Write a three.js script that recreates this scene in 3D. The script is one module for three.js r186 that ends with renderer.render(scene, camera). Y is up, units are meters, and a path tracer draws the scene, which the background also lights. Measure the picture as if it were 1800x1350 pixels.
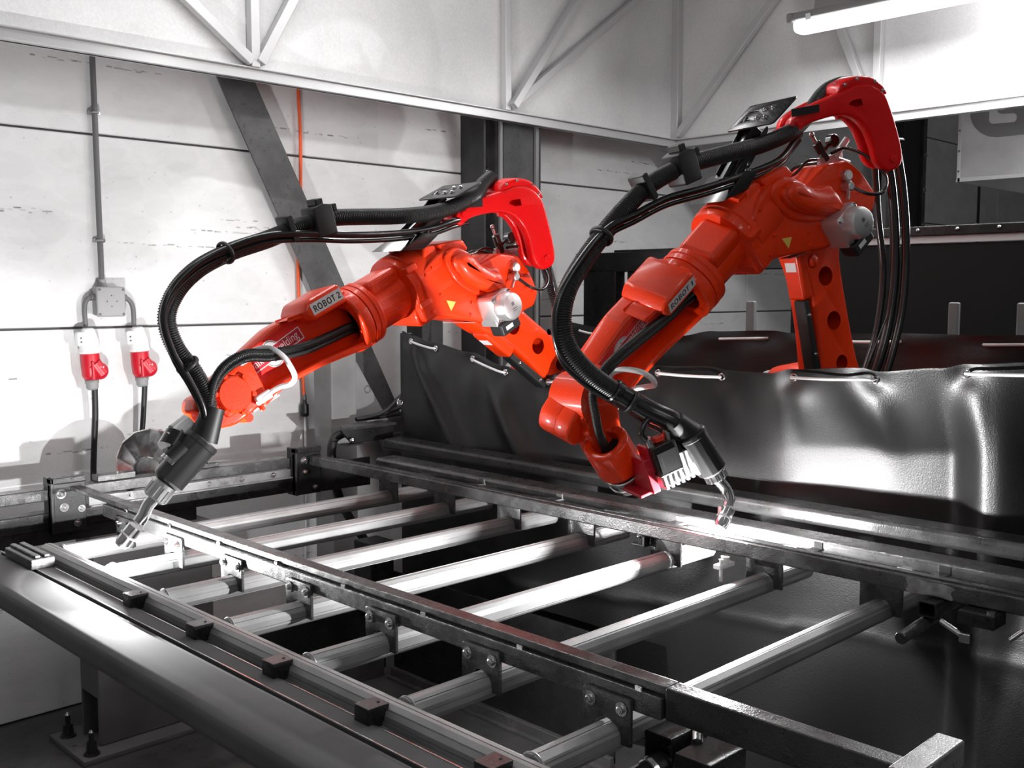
import * as THREE from 'three';
import { RoundedBoxGeometry } from 'three/addons/geometries/RoundedBoxGeometry.js';
import { mergeGeometries, mergeVertices, toCreasedNormals } from 'three/addons/utils/BufferGeometryUtils.js';
import { RectAreaLightUniformsLib } from 'three/addons/lights/RectAreaLightUniformsLib.js';

// ───────────── camera, light, exposure ─────────────
const scene = new THREE.Scene();
const renderer = new THREE.WebGLRenderer({ antialias: true });
renderer.shadowMap.enabled = true;
renderer.shadowMap.type = THREE.PCFSoftShadowMap;
renderer.toneMapping = THREE.LinearToneMapping;
renderer.toneMappingExposure = 1.0;
RectAreaLightUniformsLib.init();

const camera = new THREE.PerspectiveCamera(40.78, 4 / 3, 0.05, 60);
const YAW = 44.47 * Math.PI / 180, PITCH = 5.098 * Math.PI / 180;
camera.position.set(0, 1.64, 0);
camera.lookAt(Math.sin(YAW) * Math.cos(PITCH), 1.64 - Math.sin(PITCH), -Math.cos(YAW) * Math.cos(PITCH));
scene.add(camera);
scene.background = new THREE.Color(0x000000);

const LAMP_NITS = 60;            // fluorescent tubes of the hood and of the hall
const ARC_1 = 19, ARC_2 = 8;   // candela of the two welding arcs
const arc1At = new THREE.Vector3(2.378, 0.983, -1.601);
const arc2At = new THREE.Vector3(1.170, 0.885, -2.764);

// ───────────── helpers ─────────────
let seed = 20240611;
const rnd = () => { seed = (seed * 1664525 + 1013904223) >>> 0; return seed / 4294967296; };
const rr = (a, b) => a + (b - a) * rnd();
const V = (x, y, z) => new THREE.Vector3(x, y, z);
const V2 = (x, y) => new THREE.Vector2(x, y);
const names = {};
function numbered(n) { const k = names[n] = (names[n] ?? -1) + 1; return k ? `${n}_${String(k).padStart(3, '0')}` : n; }
function tag(o, label, category, group) { o.userData.label = label; o.userData.category = category; if (group) o.userData.group = group; return o; }
function thing(name, label, category, pos = [0, 0, 0], turn = 0, group) {
  const o = new THREE.Group(); o.name = numbered(name); o.position.set(...pos); o.rotation.y = turn; scene.add(o);
  return tag(o, label, category, group);
}
// texture coordinates in metres, by the dominant axis of each normal
function metres(g) {
  if (!g.attributes.normal) g.computeVertexNormals();
  const p = g.attributes.position, n = g.attributes.normal, uv = new Float32Array(p.count * 2);
  for (let i = 0; i < p.count; i++) {
    const ax = Math.abs(n.getX(i)), ay = Math.abs(n.getY(i)), az = Math.abs(n.getZ(i));
    const x = p.getX(i), y = p.getY(i), z = p.getZ(i);
    const [u, v] = ax >= ay && ax >= az ? [z, y] : ay >= az ? [z, x] : [x, y];
    uv[2 * i] = u; uv[2 * i + 1] = v;
  }
  g.setAttribute('uv', new THREE.BufferAttribute(uv, 2));
  return g;
}
function mesh(name, geos, material, parent, { kind, keepUv } = {}) {
  let list = (Array.isArray(geos) ? geos : [geos]).map(g => { const k = g.index ? g.toNonIndexed() : g; for (const a of Object.keys(k.attributes)) if (!['position', 'normal', 'uv'].includes(a)) k.deleteAttribute(a); return keepUv ? k : metres(k); });
  const g = list.length > 1 ? mergeGeometries(list) : list[0];
  const m = new THREE.Mesh(g, material);
  m.castShadow = m.receiveShadow = true;
  const top = !parent;
  m.name = top ? numbered(name) : name;
  if (kind) m.userData.kind = kind;
  (parent ?? scene).add(m);
  return m;
}
function struct(name, geos, material, parent) { const m = mesh(name, geos, material, parent); if (!parent) m.userData.kind = 'structure'; return m; }
const T = (g, x, y, z) => g.translate(x, y, z);
function box(x0, x1, y0, y1, z0, z1, r = 0.004) {
  const w = Math.abs(x1 - x0), h = Math.abs(y1 - y0), d = Math.abs(z1 - z0);
  const rad = Math.min(r, w * 0.45, h * 0.45, d * 0.45);
  const g = rad > 0.0004 ? new RoundedBoxGeometry(w, h, d, 2, rad) : new THREE.BoxGeometry(w, h, d);
  return g.translate((x0 + x1) / 2, (y0 + y1) / 2, (z0 + z1) / 2);
}
const cbox = (w, h, d, r = 0.003) => box(-w / 2, w / 2, -h / 2, h / 2, -d / 2, d / 2, r);
// takes the y axis of a geometry onto the direction from a to b
function along(g, a, b) {
  const dir = b.clone().sub(a);
  const q = new THREE.Quaternion().setFromUnitVectors(V(0, 1, 0), dir.clone().normalize());
  return g.applyQuaternion(q).translate((a.x + b.x) / 2, (a.y + b.y) / 2, (a.z + b.z) / 2);
}
function rod(a, b, r0, r1 = r0, seg = 24) { return along(new THREE.CylinderGeometry(r1, r0, a.distanceTo(b), seg), a, b); }
function lathe(profile, seg = 48) { return new THREE.LatheGeometry(profile.map(p => V2(p[0], p[1])), seg); }
// bevelled rod (rounded end edges) along an axis
function drum(a, b, r, bev = 0.004, seg = 40) {
  const L = a.distanceTo(b);
  return along(toCreasedNormals(lathe([[0, -L / 2], [r - bev, -L / 2], [r, -L / 2 + bev], [r, L / 2 - bev], [r - bev, L / 2], [0, L / 2]], seg), 0.6), a, b);
}
// square bar between two points, given side directions
function bar(a, b, w, h, up = V(0, 1, 0), r = 0.003) {
  const z = b.clone().sub(a), L = z.length(); z.normalize();
  const x = up.clone().cross(z).normalize(), y = z.clone().cross(x);
  return cbox(w, h, L, r).applyMatrix4(new THREE.Matrix4().makeBasis(x, y, z)).translate((a.x + b.x) / 2, (a.y + b.y) / 2, (a.z + b.z) / 2);
}
function shapeOf(pts, holes = []) {
  const s = new THREE.Shape(pts.map(p => V2(p[0], p[1])));
  for (const [x, y, r] of holes) { const h = new THREE.Path(); h.absarc(x, y, r, 0, Math.PI * 2, true); s.holes.push(h); }
  return s;
}
// smooth closed outline through points
function smooth(pts, n = 60, tension = 0.5) {
  const c = new THREE.CatmullRomCurve3(pts.map(p => V(p[0], p[1], 0)), true, 'catmullrom', tension);
  return c.getSpacedPoints(n).slice(0, -1).map(p => [p.x, p.y]);
}
// outline with rounded corners
function rounded(pts, r) {
  const out = [], N = pts.length;
  pts.forEach((p, i) => {
    const a = pts[(i + N - 1) % N], b = pts[(i + 1) % N];
    const da = Math.hypot(a[0] - p[0], a[1] - p[1]), db = Math.hypot(b[0] - p[0], b[1] - p[1]), k = Math.min(r, da * 0.45, db * 0.45);
    const s = [p[0] + (a[0] - p[0]) / da * k, p[1] + (a[1] - p[1]) / da * k], e = [p[0] + (b[0] - p[0]) / db * k, p[1] + (b[1] - p[1]) / db * k];
    for (let t = 0; t <= 4; t++) { const u = t / 4; out.push([(1 - u) ** 2 * s[0] + 2 * u * (1 - u) * p[0] + u * u * e[0], (1 - u) ** 2 * s[1] + 2 * u * (1 - u) * p[1] + u * u * e[1]]); }
  });
  return out;
}
// extruded outline in the xy plane between z0 and z1, edges bevelled
function slab(pts, z0, z1, bev = 0.004, holes = [], seg = 3) {
  const lo = Math.min(z0, z1), d = Math.abs(z1 - z0), b = Math.min(bev, d * 0.45);
  const g = new THREE.ExtrudeGeometry(pts instanceof THREE.Shape ? pts : shapeOf(pts, holes), { depth: d - 2 * b, bevelEnabled: b > 0, bevelThickness: b, bevelSize: b, bevelOffset: -b, bevelSegments: seg, curveSegments: 24 });
  return toCreasedNormals(g, 0.55).translate(0, 0, lo + b);
}
function curveOf(pts) { return new THREE.CatmullRomCurve3(pts.map(p => p.isVector3 ? p : V(...p)), false, 'centripetal'); }
function tube(pts, r, seg = 80, rad = 14) { return new THREE.TubeGeometry(curveOf(pts), seg, r, rad, false); }
// corrugated hose: rings swept along a curve
function corrugated(pts, r, pitch = 0.0075, depth = 0.0036, rad = 20) {
  const c = pts.getPointAt ? pts : curveOf(pts), L = c.getLength(), n = Math.round(L / pitch), per = 4, N = n * per;
  const fr = c.computeFrenetFrames(N, false), pos = [], idx = [];
  const prof = [0, 1, 1, 0];
  for (let i = 0; i <= N; i++) {
    const p = c.getPointAt(i / N), q = r - depth * (1 - prof[i % per]), nn = fr.normals[i], bb = fr.binormals[i];
    for (let j = 0; j < rad; j++) { const a = j / rad * Math.PI * 2, cs = Math.cos(a) * q, sn = Math.sin(a) * q; pos.push(p.x + nn.x * cs + bb.x * sn, p.y + nn.y * cs + bb.y * sn, p.z + nn.z * cs + bb.z * sn); }
  }
  for (let i = 0; i < N; i++) for (let j = 0; j < rad; j++) { const a = i * rad + j, b = i * rad + (j + 1) % rad, d = a + rad, e = b + rad; idx.push(a, b, d, b, e, d); }
  const g = new THREE.BufferGeometry(); g.setAttribute('position', new THREE.Float32BufferAttribute(pos, 3)); g.setIndex(idx); g.computeVertexNormals();
  return g;
}
// hexagon-head bolt with washer; its head points along +y from the origin
function boltGeo(r = 0.008, washer = 1.55, flat = false) {
  const w = new THREE.CylinderGeometry(r * washer, r * washer, r * 0.3, 28).translate(0, r * 0.15, 0);
  const h = new THREE.CylinderGeometry(r * 0.94, r, r * 0.75, flat ? 20 : 6).translate(0, r * 0.65, 0);
  const t = new THREE.CylinderGeometry(r * 0.55, r * 0.8, r * 0.15, flat ? 20 : 6).translate(0, r * 1.1, 0);
  return mergeGeometries([w, h, t].map(g => g.toNonIndexed()));
}
function faceTo(g, dir, at) { return g.applyQuaternion(new THREE.Quaternion().setFromUnitVectors(V(0, 1, 0), dir.clone().normalize())).translate(...at); }

// ───────────── procedural materials ─────────────
function noiseTex(size, fn, color = false) {
  const d = new Uint8Array(size * size * 4);
  for (let y = 0; y < size; y++) for (let x = 0; x < size; x++) { const v = fn(x / size, y / size, x, y), k = (y * size + x) * 4; const c = Array.isArray(v) ? v : [v, v, v]; for (let i = 0; i < 3; i++) d[k + i] = Math.max(0, Math.min(255, c[i] * 255)); d[k + 3] = 255; }
  const t = new THREE.DataTexture(d, size, size); t.wrapS = t.wrapT = THREE.RepeatWrapping; t.magFilter = THREE.LinearFilter; t.minFilter = THREE.LinearMipmapLinearFilter; t.generateMipmaps = true; t.needsUpdate = true;
  if (color) t.colorSpace = THREE.SRGBColorSpace;
  return t;
}
// tileable value noise
const lattice = Array.from({ length: 4096 }, () => rnd());
function vnoise(u, v, f, s = 0) {
  const x = u * f, y = v * f, xi = Math.floor(x), yi = Math.floor(y), fx = x - xi, fy = y - yi, h = (a, b) => lattice[((((a % f) + f) % f) * 61 + (((b % f) + f) % f) * 157 + s * 977) & 4095];
  const sx = fx * fx * (3 - 2 * fx), sy = fy * fy * (3 - 2 * fy);
  return (h(xi, yi) * (1 - sx) + h(xi + 1, yi) * sx) * (1 - sy) + (h(xi, yi + 1) * (1 - sx) + h(xi + 1, yi + 1) * sx) * sy;
}
const fbm = (u, v, f, s = 0) => 0.5 * vnoise(u, v, f, s) + 0.27 * vnoise(u, v, f * 2, s + 1) + 0.15 * vnoise(u, v, f * 4, s + 2) + 0.08 * vnoise(u, v, f * 8, s + 3);
const mottled = noiseTex(512, (u, v) => 0.93 + 0.2 * (fbm(u, v, 6) - 0.5) + 0.05 * (rnd() - 0.5), true);
const grime = noiseTex(512, (u, v) => { const a = fbm(u, v, 8, 3), b = vnoise(u, v, 64, 5); return 0.88 + 0.5 * (a - 0.5) + (b > 0.86 ? -0.14 : 0); }, true);
const roughMap = noiseTex(512, (u, v) => { const a = fbm(u, v, 10, 9); return [0, 0.62 + 0.6 * (a - 0.5), 1]; });
const grain = noiseTex(512, (u, v) => 0.5 + 0.5 * (vnoise(u, v, 128, 2) - 0.5) + 0.4 * (vnoise(u, v, 256, 4) - 0.5));
const peel = noiseTex(512, (u, v) => fbm(u, v, 32, 6));
// brushed lines
const streaks = noiseTex(512, (u, v) => { const a = vnoise(u, v * 0 + 0.37, 128, 1), b = fbm(u, v, 4, 7); return [0, 0.45 + 0.5 * (a - 0.5) + 0.35 * (b - 0.5), 1]; });
function rep(t, x, y = x) { const c = t.clone(); c.repeat.set(x, y); c.needsUpdate = true; return c; }
const lin = (r, g = r, b = r) => new THREE.Color().setRGB(r, g, b);
const std = (c, rough, metal = 0, extra = {}) => new THREE.MeshStandardMaterial({ color: c, roughness: rough, metalness: metal, ...extra });
const phys = (c, rough, metal, extra) => new THREE.MeshPhysicalMaterial({ color: c, roughness: rough, metalness: metal, ...extra });

const M = {
  wallBack: std(lin(0.16), 0.9),
  paint: phys(lin(0.88, 0.040, 0.001), 0.42, 0, { specularIntensity: 0.5, clearcoat: 0.4, clearcoatRoughness: 0.12, bumpMap: rep(peel, 14), bumpScale: 0.0006 }),
  arch: phys(lin(0.88, 0.003, 0.005), 0.4, 0, { specularIntensity: 0.5, clearcoat: 0.4, clearcoatRoughness: 0.15, bumpMap: rep(peel, 10), bumpScale: 0.0005 }),
  plug: phys(lin(0.50, 0.004, 0.018), 0.4, 0, { clearcoat: 0.2, clearcoatRoughness: 0.2 }),
  orange: std(lin(0.72, 0.09, 0.018), 0.5),
  whitePlastic: std(lin(0.78), 0.42),
  greyPlastic: std(lin(0.27), 0.55),
  greyDark: std(lin(0.12), 0.5),
  hose: phys(lin(0.010), 0.42, 0, { clearcoat: 0.15, clearcoatRoughness: 0.4 }),
  rubber: std(lin(0.012), 0.5),
  gloss: phys(lin(0.008), 0.25, 0, { clearcoat: 0.5, clearcoatRoughness: 0.15 }),
  blackPaint: std(lin(0.014), 0.45, 0, { map: rep(mottled, 2), roughnessMap: rep(roughMap, 2) }),
  chrome: std(lin(0.72), 0.16, 1),
  zinc: std(lin(0.62), 0.32, 1, { roughnessMap: rep(roughMap, 6) }),
  castAlu: std(lin(0.60), 0.42, 1, { bumpMap: rep(grain, 8), bumpScale: 0.0005 }),
  alu: std(lin(0.37), 0.46, 0.4, { map: rep(mottled, 2) }),
  steel: std(lin(0.12), 0.42, 0.55, { map: rep(grime, 2.2), roughnessMap: rep(roughMap, 3), bumpMap: rep(grain, 4), bumpScale: 0.0004 }),
  steelDark: std(lin(0.03), 0.5, 0.3, { map: rep(grime, 1.6), roughnessMap: rep(roughMap, 2.5), bumpMap: rep(grain, 4), bumpScale: 0.0004 }),
  millSteel: std(lin(0.30), 0.5, 0.35, { map: rep(grime, 1.6), roughnessMap: rep(roughMap, 3), bumpMap: rep(grain, 4), bumpScale: 0.0003 }),
  greySteel: std(lin(0.115), 0.85, 0.0, { map: rep(mottled, 1.3) }),
  post: std(lin(0.085), 0.6, 0.1, { map: rep(grime, 1.2), bumpMap: rep(grain, 5), bumpScale: 0.0004 }),
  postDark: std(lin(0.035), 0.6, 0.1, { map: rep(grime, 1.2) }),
  postLight: std(lin(0.26), 0.55, 0.1, { map: rep(mottled, 1.2) }),
  hood: phys(lin(0.80), 0.48, 0, { map: rep(mottled, 0.35), clearcoat: 0.1, clearcoatRoughness: 0.4 }),
  hoodBar: std(lin(0.55), 0.35, 0.35),
  vinyl: phys(lin(0.005), 0.42, 0, { specularIntensity: 1, ior: 1.5, bumpMap: rep(grain, 3), bumpScale: 0.0005, side: THREE.DoubleSide }),
  cord: std(lin(0.80), 0.5),
  black: std(lin(0.004), 0.6),
  floor: std(lin(0.075), 0.6, 0, { map: rep(grime, 0.6), roughnessMap: rep(roughMap, 0.7), bumpMap: rep(grain, 1.5), bumpScale: 0.0008 }),
  otherWall: std(lin(0.5), 0.8, 0, { map: rep(mottled, 0.3) }),
  ceiling: std(lin(0.42), 0.85),
};

// ───────────── the hall ─────────────
const WZ = -4.057;                                    // front of the back wall
{
  const w = struct('wall_back', [box(-3.2, 12.4, -0.02, 5.6, WZ - 0.26, WZ - 0.017, 0)], M.wallBack);
  // painted concrete panels lying in courses between the columns, with scuffs
  const scuff = k => {
    const c = document.createElement('canvas'); c.width = 1024; c.height = 256; const g = c.getContext('2d');
    g.fillStyle = '#e9e9e9'; g.fillRect(0, 0, 1024, 256);
    for (let i = 0; i < 700; i++) { const a = 0.02 + rnd() * 0.05, s = rr(3, 30); g.fillStyle = rnd() < 0.5 ? `rgba(120,120,120,${a * 0.5})` : `rgba(255,255,255,${a})`; g.beginPath(); g.ellipse(rnd() * 1024, rnd() * 256, s * 2, s, 0, 0, 7); g.fill(); }
    for (let i = 0; i < 160; i++) { g.fillStyle = `rgba(70,70,70,${rr(0.15, 0.5)})`; g.fillRect(rnd() * 1024, rnd() * 256, rr(0.6, 2.2), rr(0.6, 1.6)); }
    for (let i = 0; i < 9; i++) { let x = rnd() * 900, y = rr(20, 236), n = 4 + Math.floor(rnd() * 16); for (let j = 0; j < n; j++) { g.fillStyle = `rgba(40,40,40,${rr(0.15, 0.75)})`; g.fillRect(x, y + rr(-1.5, 1.5), rr(2, 13), rr(0.5, 1.5)); x += rr(3, 18); } }
    const t = new THREE.CanvasTexture(c); t.colorSpace = THREE.SRGBColorSpace; t.wrapS = t.wrapT = THREE.RepeatWrapping; return t;
  };
  const mats = [0, 1, 2, 3].map(k => std(lin(0.84), 0.75, 0, { map: scuff(k), bumpMap: rep(grain, 6, 2), bumpScale: 0.0006 }));
  const spans = [[-3.2, 0.2], [0.2, 3.74], [3.74, 6.3], [6.3, 9.0], [9.0, 10.79], [10.79, 12.4]];
  spans.forEach(([x0, x1], i) => {
    for (let r = 0; r < 7; r++) {
      const g = new RoundedBoxGeometry(x1 - x0 - 0.006, 0.75 - 0.009, 0.018, 2, 0.005);
      // box texture runs over the whole face of a panel
      struct('wall_panel', g, mats[(i * 3 + r * 2) % 4], w);
      const m = w.children[w.children.length - 1];
      m.position.set((x0 + x1) / 2, 0.375 + r * 0.75, WZ - 0.009);
      const uv = m.geometry.attributes.uv; for (let k = 0; k < uv.count; k++) uv.setXY(k, uv.getX(k) / 3 + 0.5 + i * 0.13, uv.getY(k) / 0.75 + 0.5);
    }
  });
}
struct('floor', box(-3.4, 12.4, -0.2, 0, -4.3, 5.2, 0), M.floor);
struct('wall_left', box(-3.4, -3.2, 0, 5.6, WZ, 5.2, 0), M.otherWall);
struct('wall_right', box(12.2, 12.4, 0, 5.6, WZ, 5.2, 0), M.otherWall);
struct('wall_front', box(-3.4, 12.4, 0, 5.6, 5.0, 5.2, 0), M.otherWall);
struct('ceiling', box(-3.4, 12.4, 5.5, 5.7, -4.3, 5.2, 0), M.ceiling);

// hall lamps under the ceiling, behind and beside the camera
function tubeLamp(name, label, [x, y, z], len, turn, tilt, nits, toSide = 0) {
  const t = thing(name, label, 'lamp', [x, y, z], turn);
  t.rotation.z = tilt;
  // housing profile: shallow tray above, rounded cover below
  const tray = rounded([[-0.06, 0.012], [0.06, 0.012], [0.052, 0.05], [-0.052, 0.05]], 0.012);
  mesh('housing', slab(tray, -len / 2, len / 2, 0.004), M.greyLamp, t);
  const cover = rounded([[-0.058, 0.012], [-0.05, -0.045], [0.05, -0.045], [0.058, 0.012]], 0.035);
  const d = mesh('diffuser', slab(cover, -len / 2 + 0.012, len / 2 - 0.012, 0.012), M.lampGlow, t);
  d.castShadow = false;
  for (const s of [-1, 1]) mesh('end_cap', slab(rounded([[-0.062, 0.05], [-0.062, 0.005], [0.062, 0.005], [0.062, 0.05]], 0.012), s * len / 2 - 0.02, s * len / 2 + 0.012, 0.006), M.greyLamp, t);
  for (let k = 0; k < 5; k++) { const zz = -len / 2 + 0.1 + k * (len - 0.2) / 4; for (const s of [-1, 1]) mesh('clip', cbox(0.008, 0.03, 0.028, 0.002).translate(s * 0.062, 0.015, zz), M.zinc, t); }
  const l = new THREE.RectAreaLight(0xffffff, nits, 0.1, len);
  l.position.set(0, -0.052, 0); l.rotation.x = -Math.PI / 2; t.add(l);
  if (toSide) { const k = new THREE.RectAreaLight(0xffffff, nits * toSide, 0.06, len); k.position.set(0.066, -0.02, 0); k.lookAt(1, -0.3, 0); t.add(k); const q = new THREE.RectAreaLight(0xffffff, nits * toSide, 0.06, len); q.position.set(-0.066, -0.02, 0); q.lookAt(-1, -0.3, 0); t.add(q); }
  return t;
}
M.greyLamp = std(lin(0.34), 0.5);
M.lampGlow = new THREE.MeshStandardMaterial({ color: lin(0.8), roughness: 0.5, emissive: lin(1), emissiveIntensity: 3.2 });
{
  const t = tubeLamp('tube_lamp', 'long glowing white tube lamp under the top right of the hood', [4.62, 2.935, -1.55], 2.35, 0, 0, LAMP_NITS, 1);
  mesh('bracket', [box(-0.02, 0.07, 0.055, 0.085, -1.07, -0.55), box(-0.05, -0.03, 0.04, 0.13, -1.05, -0.75)], M.greyLamp, t);
  tubeLamp('tube_lamp', 'tube lamp on the near side of the hood above the camera', [0.9, 3.0, 0.55], 2.35, Math.PI / 2, 0, LAMP_NITS * 0.14, 1);
  tubeLamp('tube_lamp', 'tube lamp inside the far side of the hood', [2.3, 3.22, -2.95], 2.35, Math.PI / 2, 0, LAMP_NITS * 0.30, 1);
  const spots = [[-1.6, 4.6, -1.6], [-1.6, 4.6, 2.4], [1.6, 4.6, 1.0], [4.8, 4.6, 1.8], [8.6, 4.6, -1.2]];
  spots.forEach((p, i) => tubeLamp('tube_lamp', ['ceiling tube lamp over the left side of the hall', 'ceiling tube lamp at the rear left of the hall', 'ceiling tube lamp over the camera', 'ceiling tube lamp at the rear right of the hall', 'ceiling tube lamp beyond the hanging sign'][i], p, 3.0, 0, 0, 4.5));
}

// ───────────── steelwork along the back wall ─────────────
{
  // H column between the wall panels
  const c = thing('steel_column', 'tall dark grey H section column at the middle of the wall', 'column', [3.74, 0, -3.9]);
  mesh('flange', [box(-0.13, -0.115, 0, 5.5, -0.16, 0.02), box(0.27, 0.285, 0, 5.5, -0.16, 0.02)], M.postDark, c);
  mesh('web', [box(-0.12, 0.27, 0, 5.5, -0.09, -0.075)], M.post, c);
  mesh('cover_plate', [box(0.02, 0.26, 0, 5.5, -0.02, 0.0), box(0.0, 0.03, 0, 5.5, -0.08, 0.0)], M.post, c);
  mesh('edge_strip', [box(-0.012, 0.006, 0, 5.5, 0.0, 0.018), box(0.25, 0.275, 0, 5.5, 0.0, 0.018)], M.postLight, c);
  for (let k = 0; k < 5; k++) { mesh('bolt', faceTo(boltGeo(0.011), V(0, 0, 1), [-0.03, 1.1 + k * 0.55, -0.06]), M.zinc, c); mesh('bolt', faceTo(boltGeo(0.011), V(0, 0, 1), [-0.03, 1.16 + k * 0.55, -0.06]), M.zinc, c); }
  const c2 = thing('steel_column', 'dark steel column behind the hose bundle of the right robot', 'column', [8.10, 0, -3.86]);
  mesh('flange', [box(-0.02, 0.30, 0, 5.5, -0.1, 0.08)], M.black2 ??= std(lin(0.02), 0.5), c2);
  mesh('light_strip', [box(-0.10, -0.02, 0, 5.5, -0.06, -0.02)], M.hoodBar, c2);
  mesh('edge_angle', [box(0.30, 0.36, 0, 5.5, -0.05, 0.1), box(0.36, 0.74, 0, 5.5, -0.1, -0.07)], M.post, c2);
  for (let k = 0; k < 6; k++) mesh('bolt', faceTo(boltGeo(0.014), V(0, 0, 1), [0.33, 1.35 + k * 0.28, 0.1]), M.zinc, c2);
  mesh('wall_seam', box(2.18, 2.21, 0, 5.5, -0.22, -0.18), M.postDark, c2);
  // perforated post behind the left robot
  const holes = []; for (let k = 0; k < 9; k++) holes.push([0.045, 0.2 + k * 0.17, 0.012]);
  const p = thing('perforated_post', 'grey perforated post standing behind the elbow of the left robot', 'post', [3.15, 0, -3.82]);
  mesh('front_face', slab(shapeOf([[0, 0], [0.13, 0], [0.13, 1.72], [0, 1.72]], holes.map(h => [h[0], h[1], h[2]])), -0.008, 0, 0.001), M.post, p);
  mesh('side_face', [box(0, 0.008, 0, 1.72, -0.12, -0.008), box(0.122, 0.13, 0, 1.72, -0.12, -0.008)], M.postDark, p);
  // short post with its gusset
  const q = thing('wall_post', 'light grey square post with a triangular gusset by the orange cable', 'post', [2.68, 0, -3.87]);
  mesh('post', box(-0.068, 0.07, 0, 1.46, -0.07, 0.07, 0.008), M.postLight, q);
  mesh('gusset', slab([[0.07, 1.40], [0.07, 1.035], [0.3, 1.035]], -0.012, 0.0, 0.002), M.postLight, q);
  mesh('foot', box(-0.12, 0.12, 0, 0.02, -0.11, 0.11), M.postDark, q);
  // diagonal brace
  const b = thing('diagonal_brace', 'wide dark flat steel brace running diagonally across the wall', 'brace', [2.055, 2.95, -3.98]);
  mesh('flat_bar', slab([[-0.075, 0], [0.10, 0], [1.20, -2.12], [1.00, -2.12]], -0.01, 0.0, 0.002), M.post, b);
  mesh('stiffener', slab([[0.09, 0], [0.10, 0], [1.20, -2.12], [1.19, -2.12]], -0.03, -0.01, 0.001), M.postDark, b);
}

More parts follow.
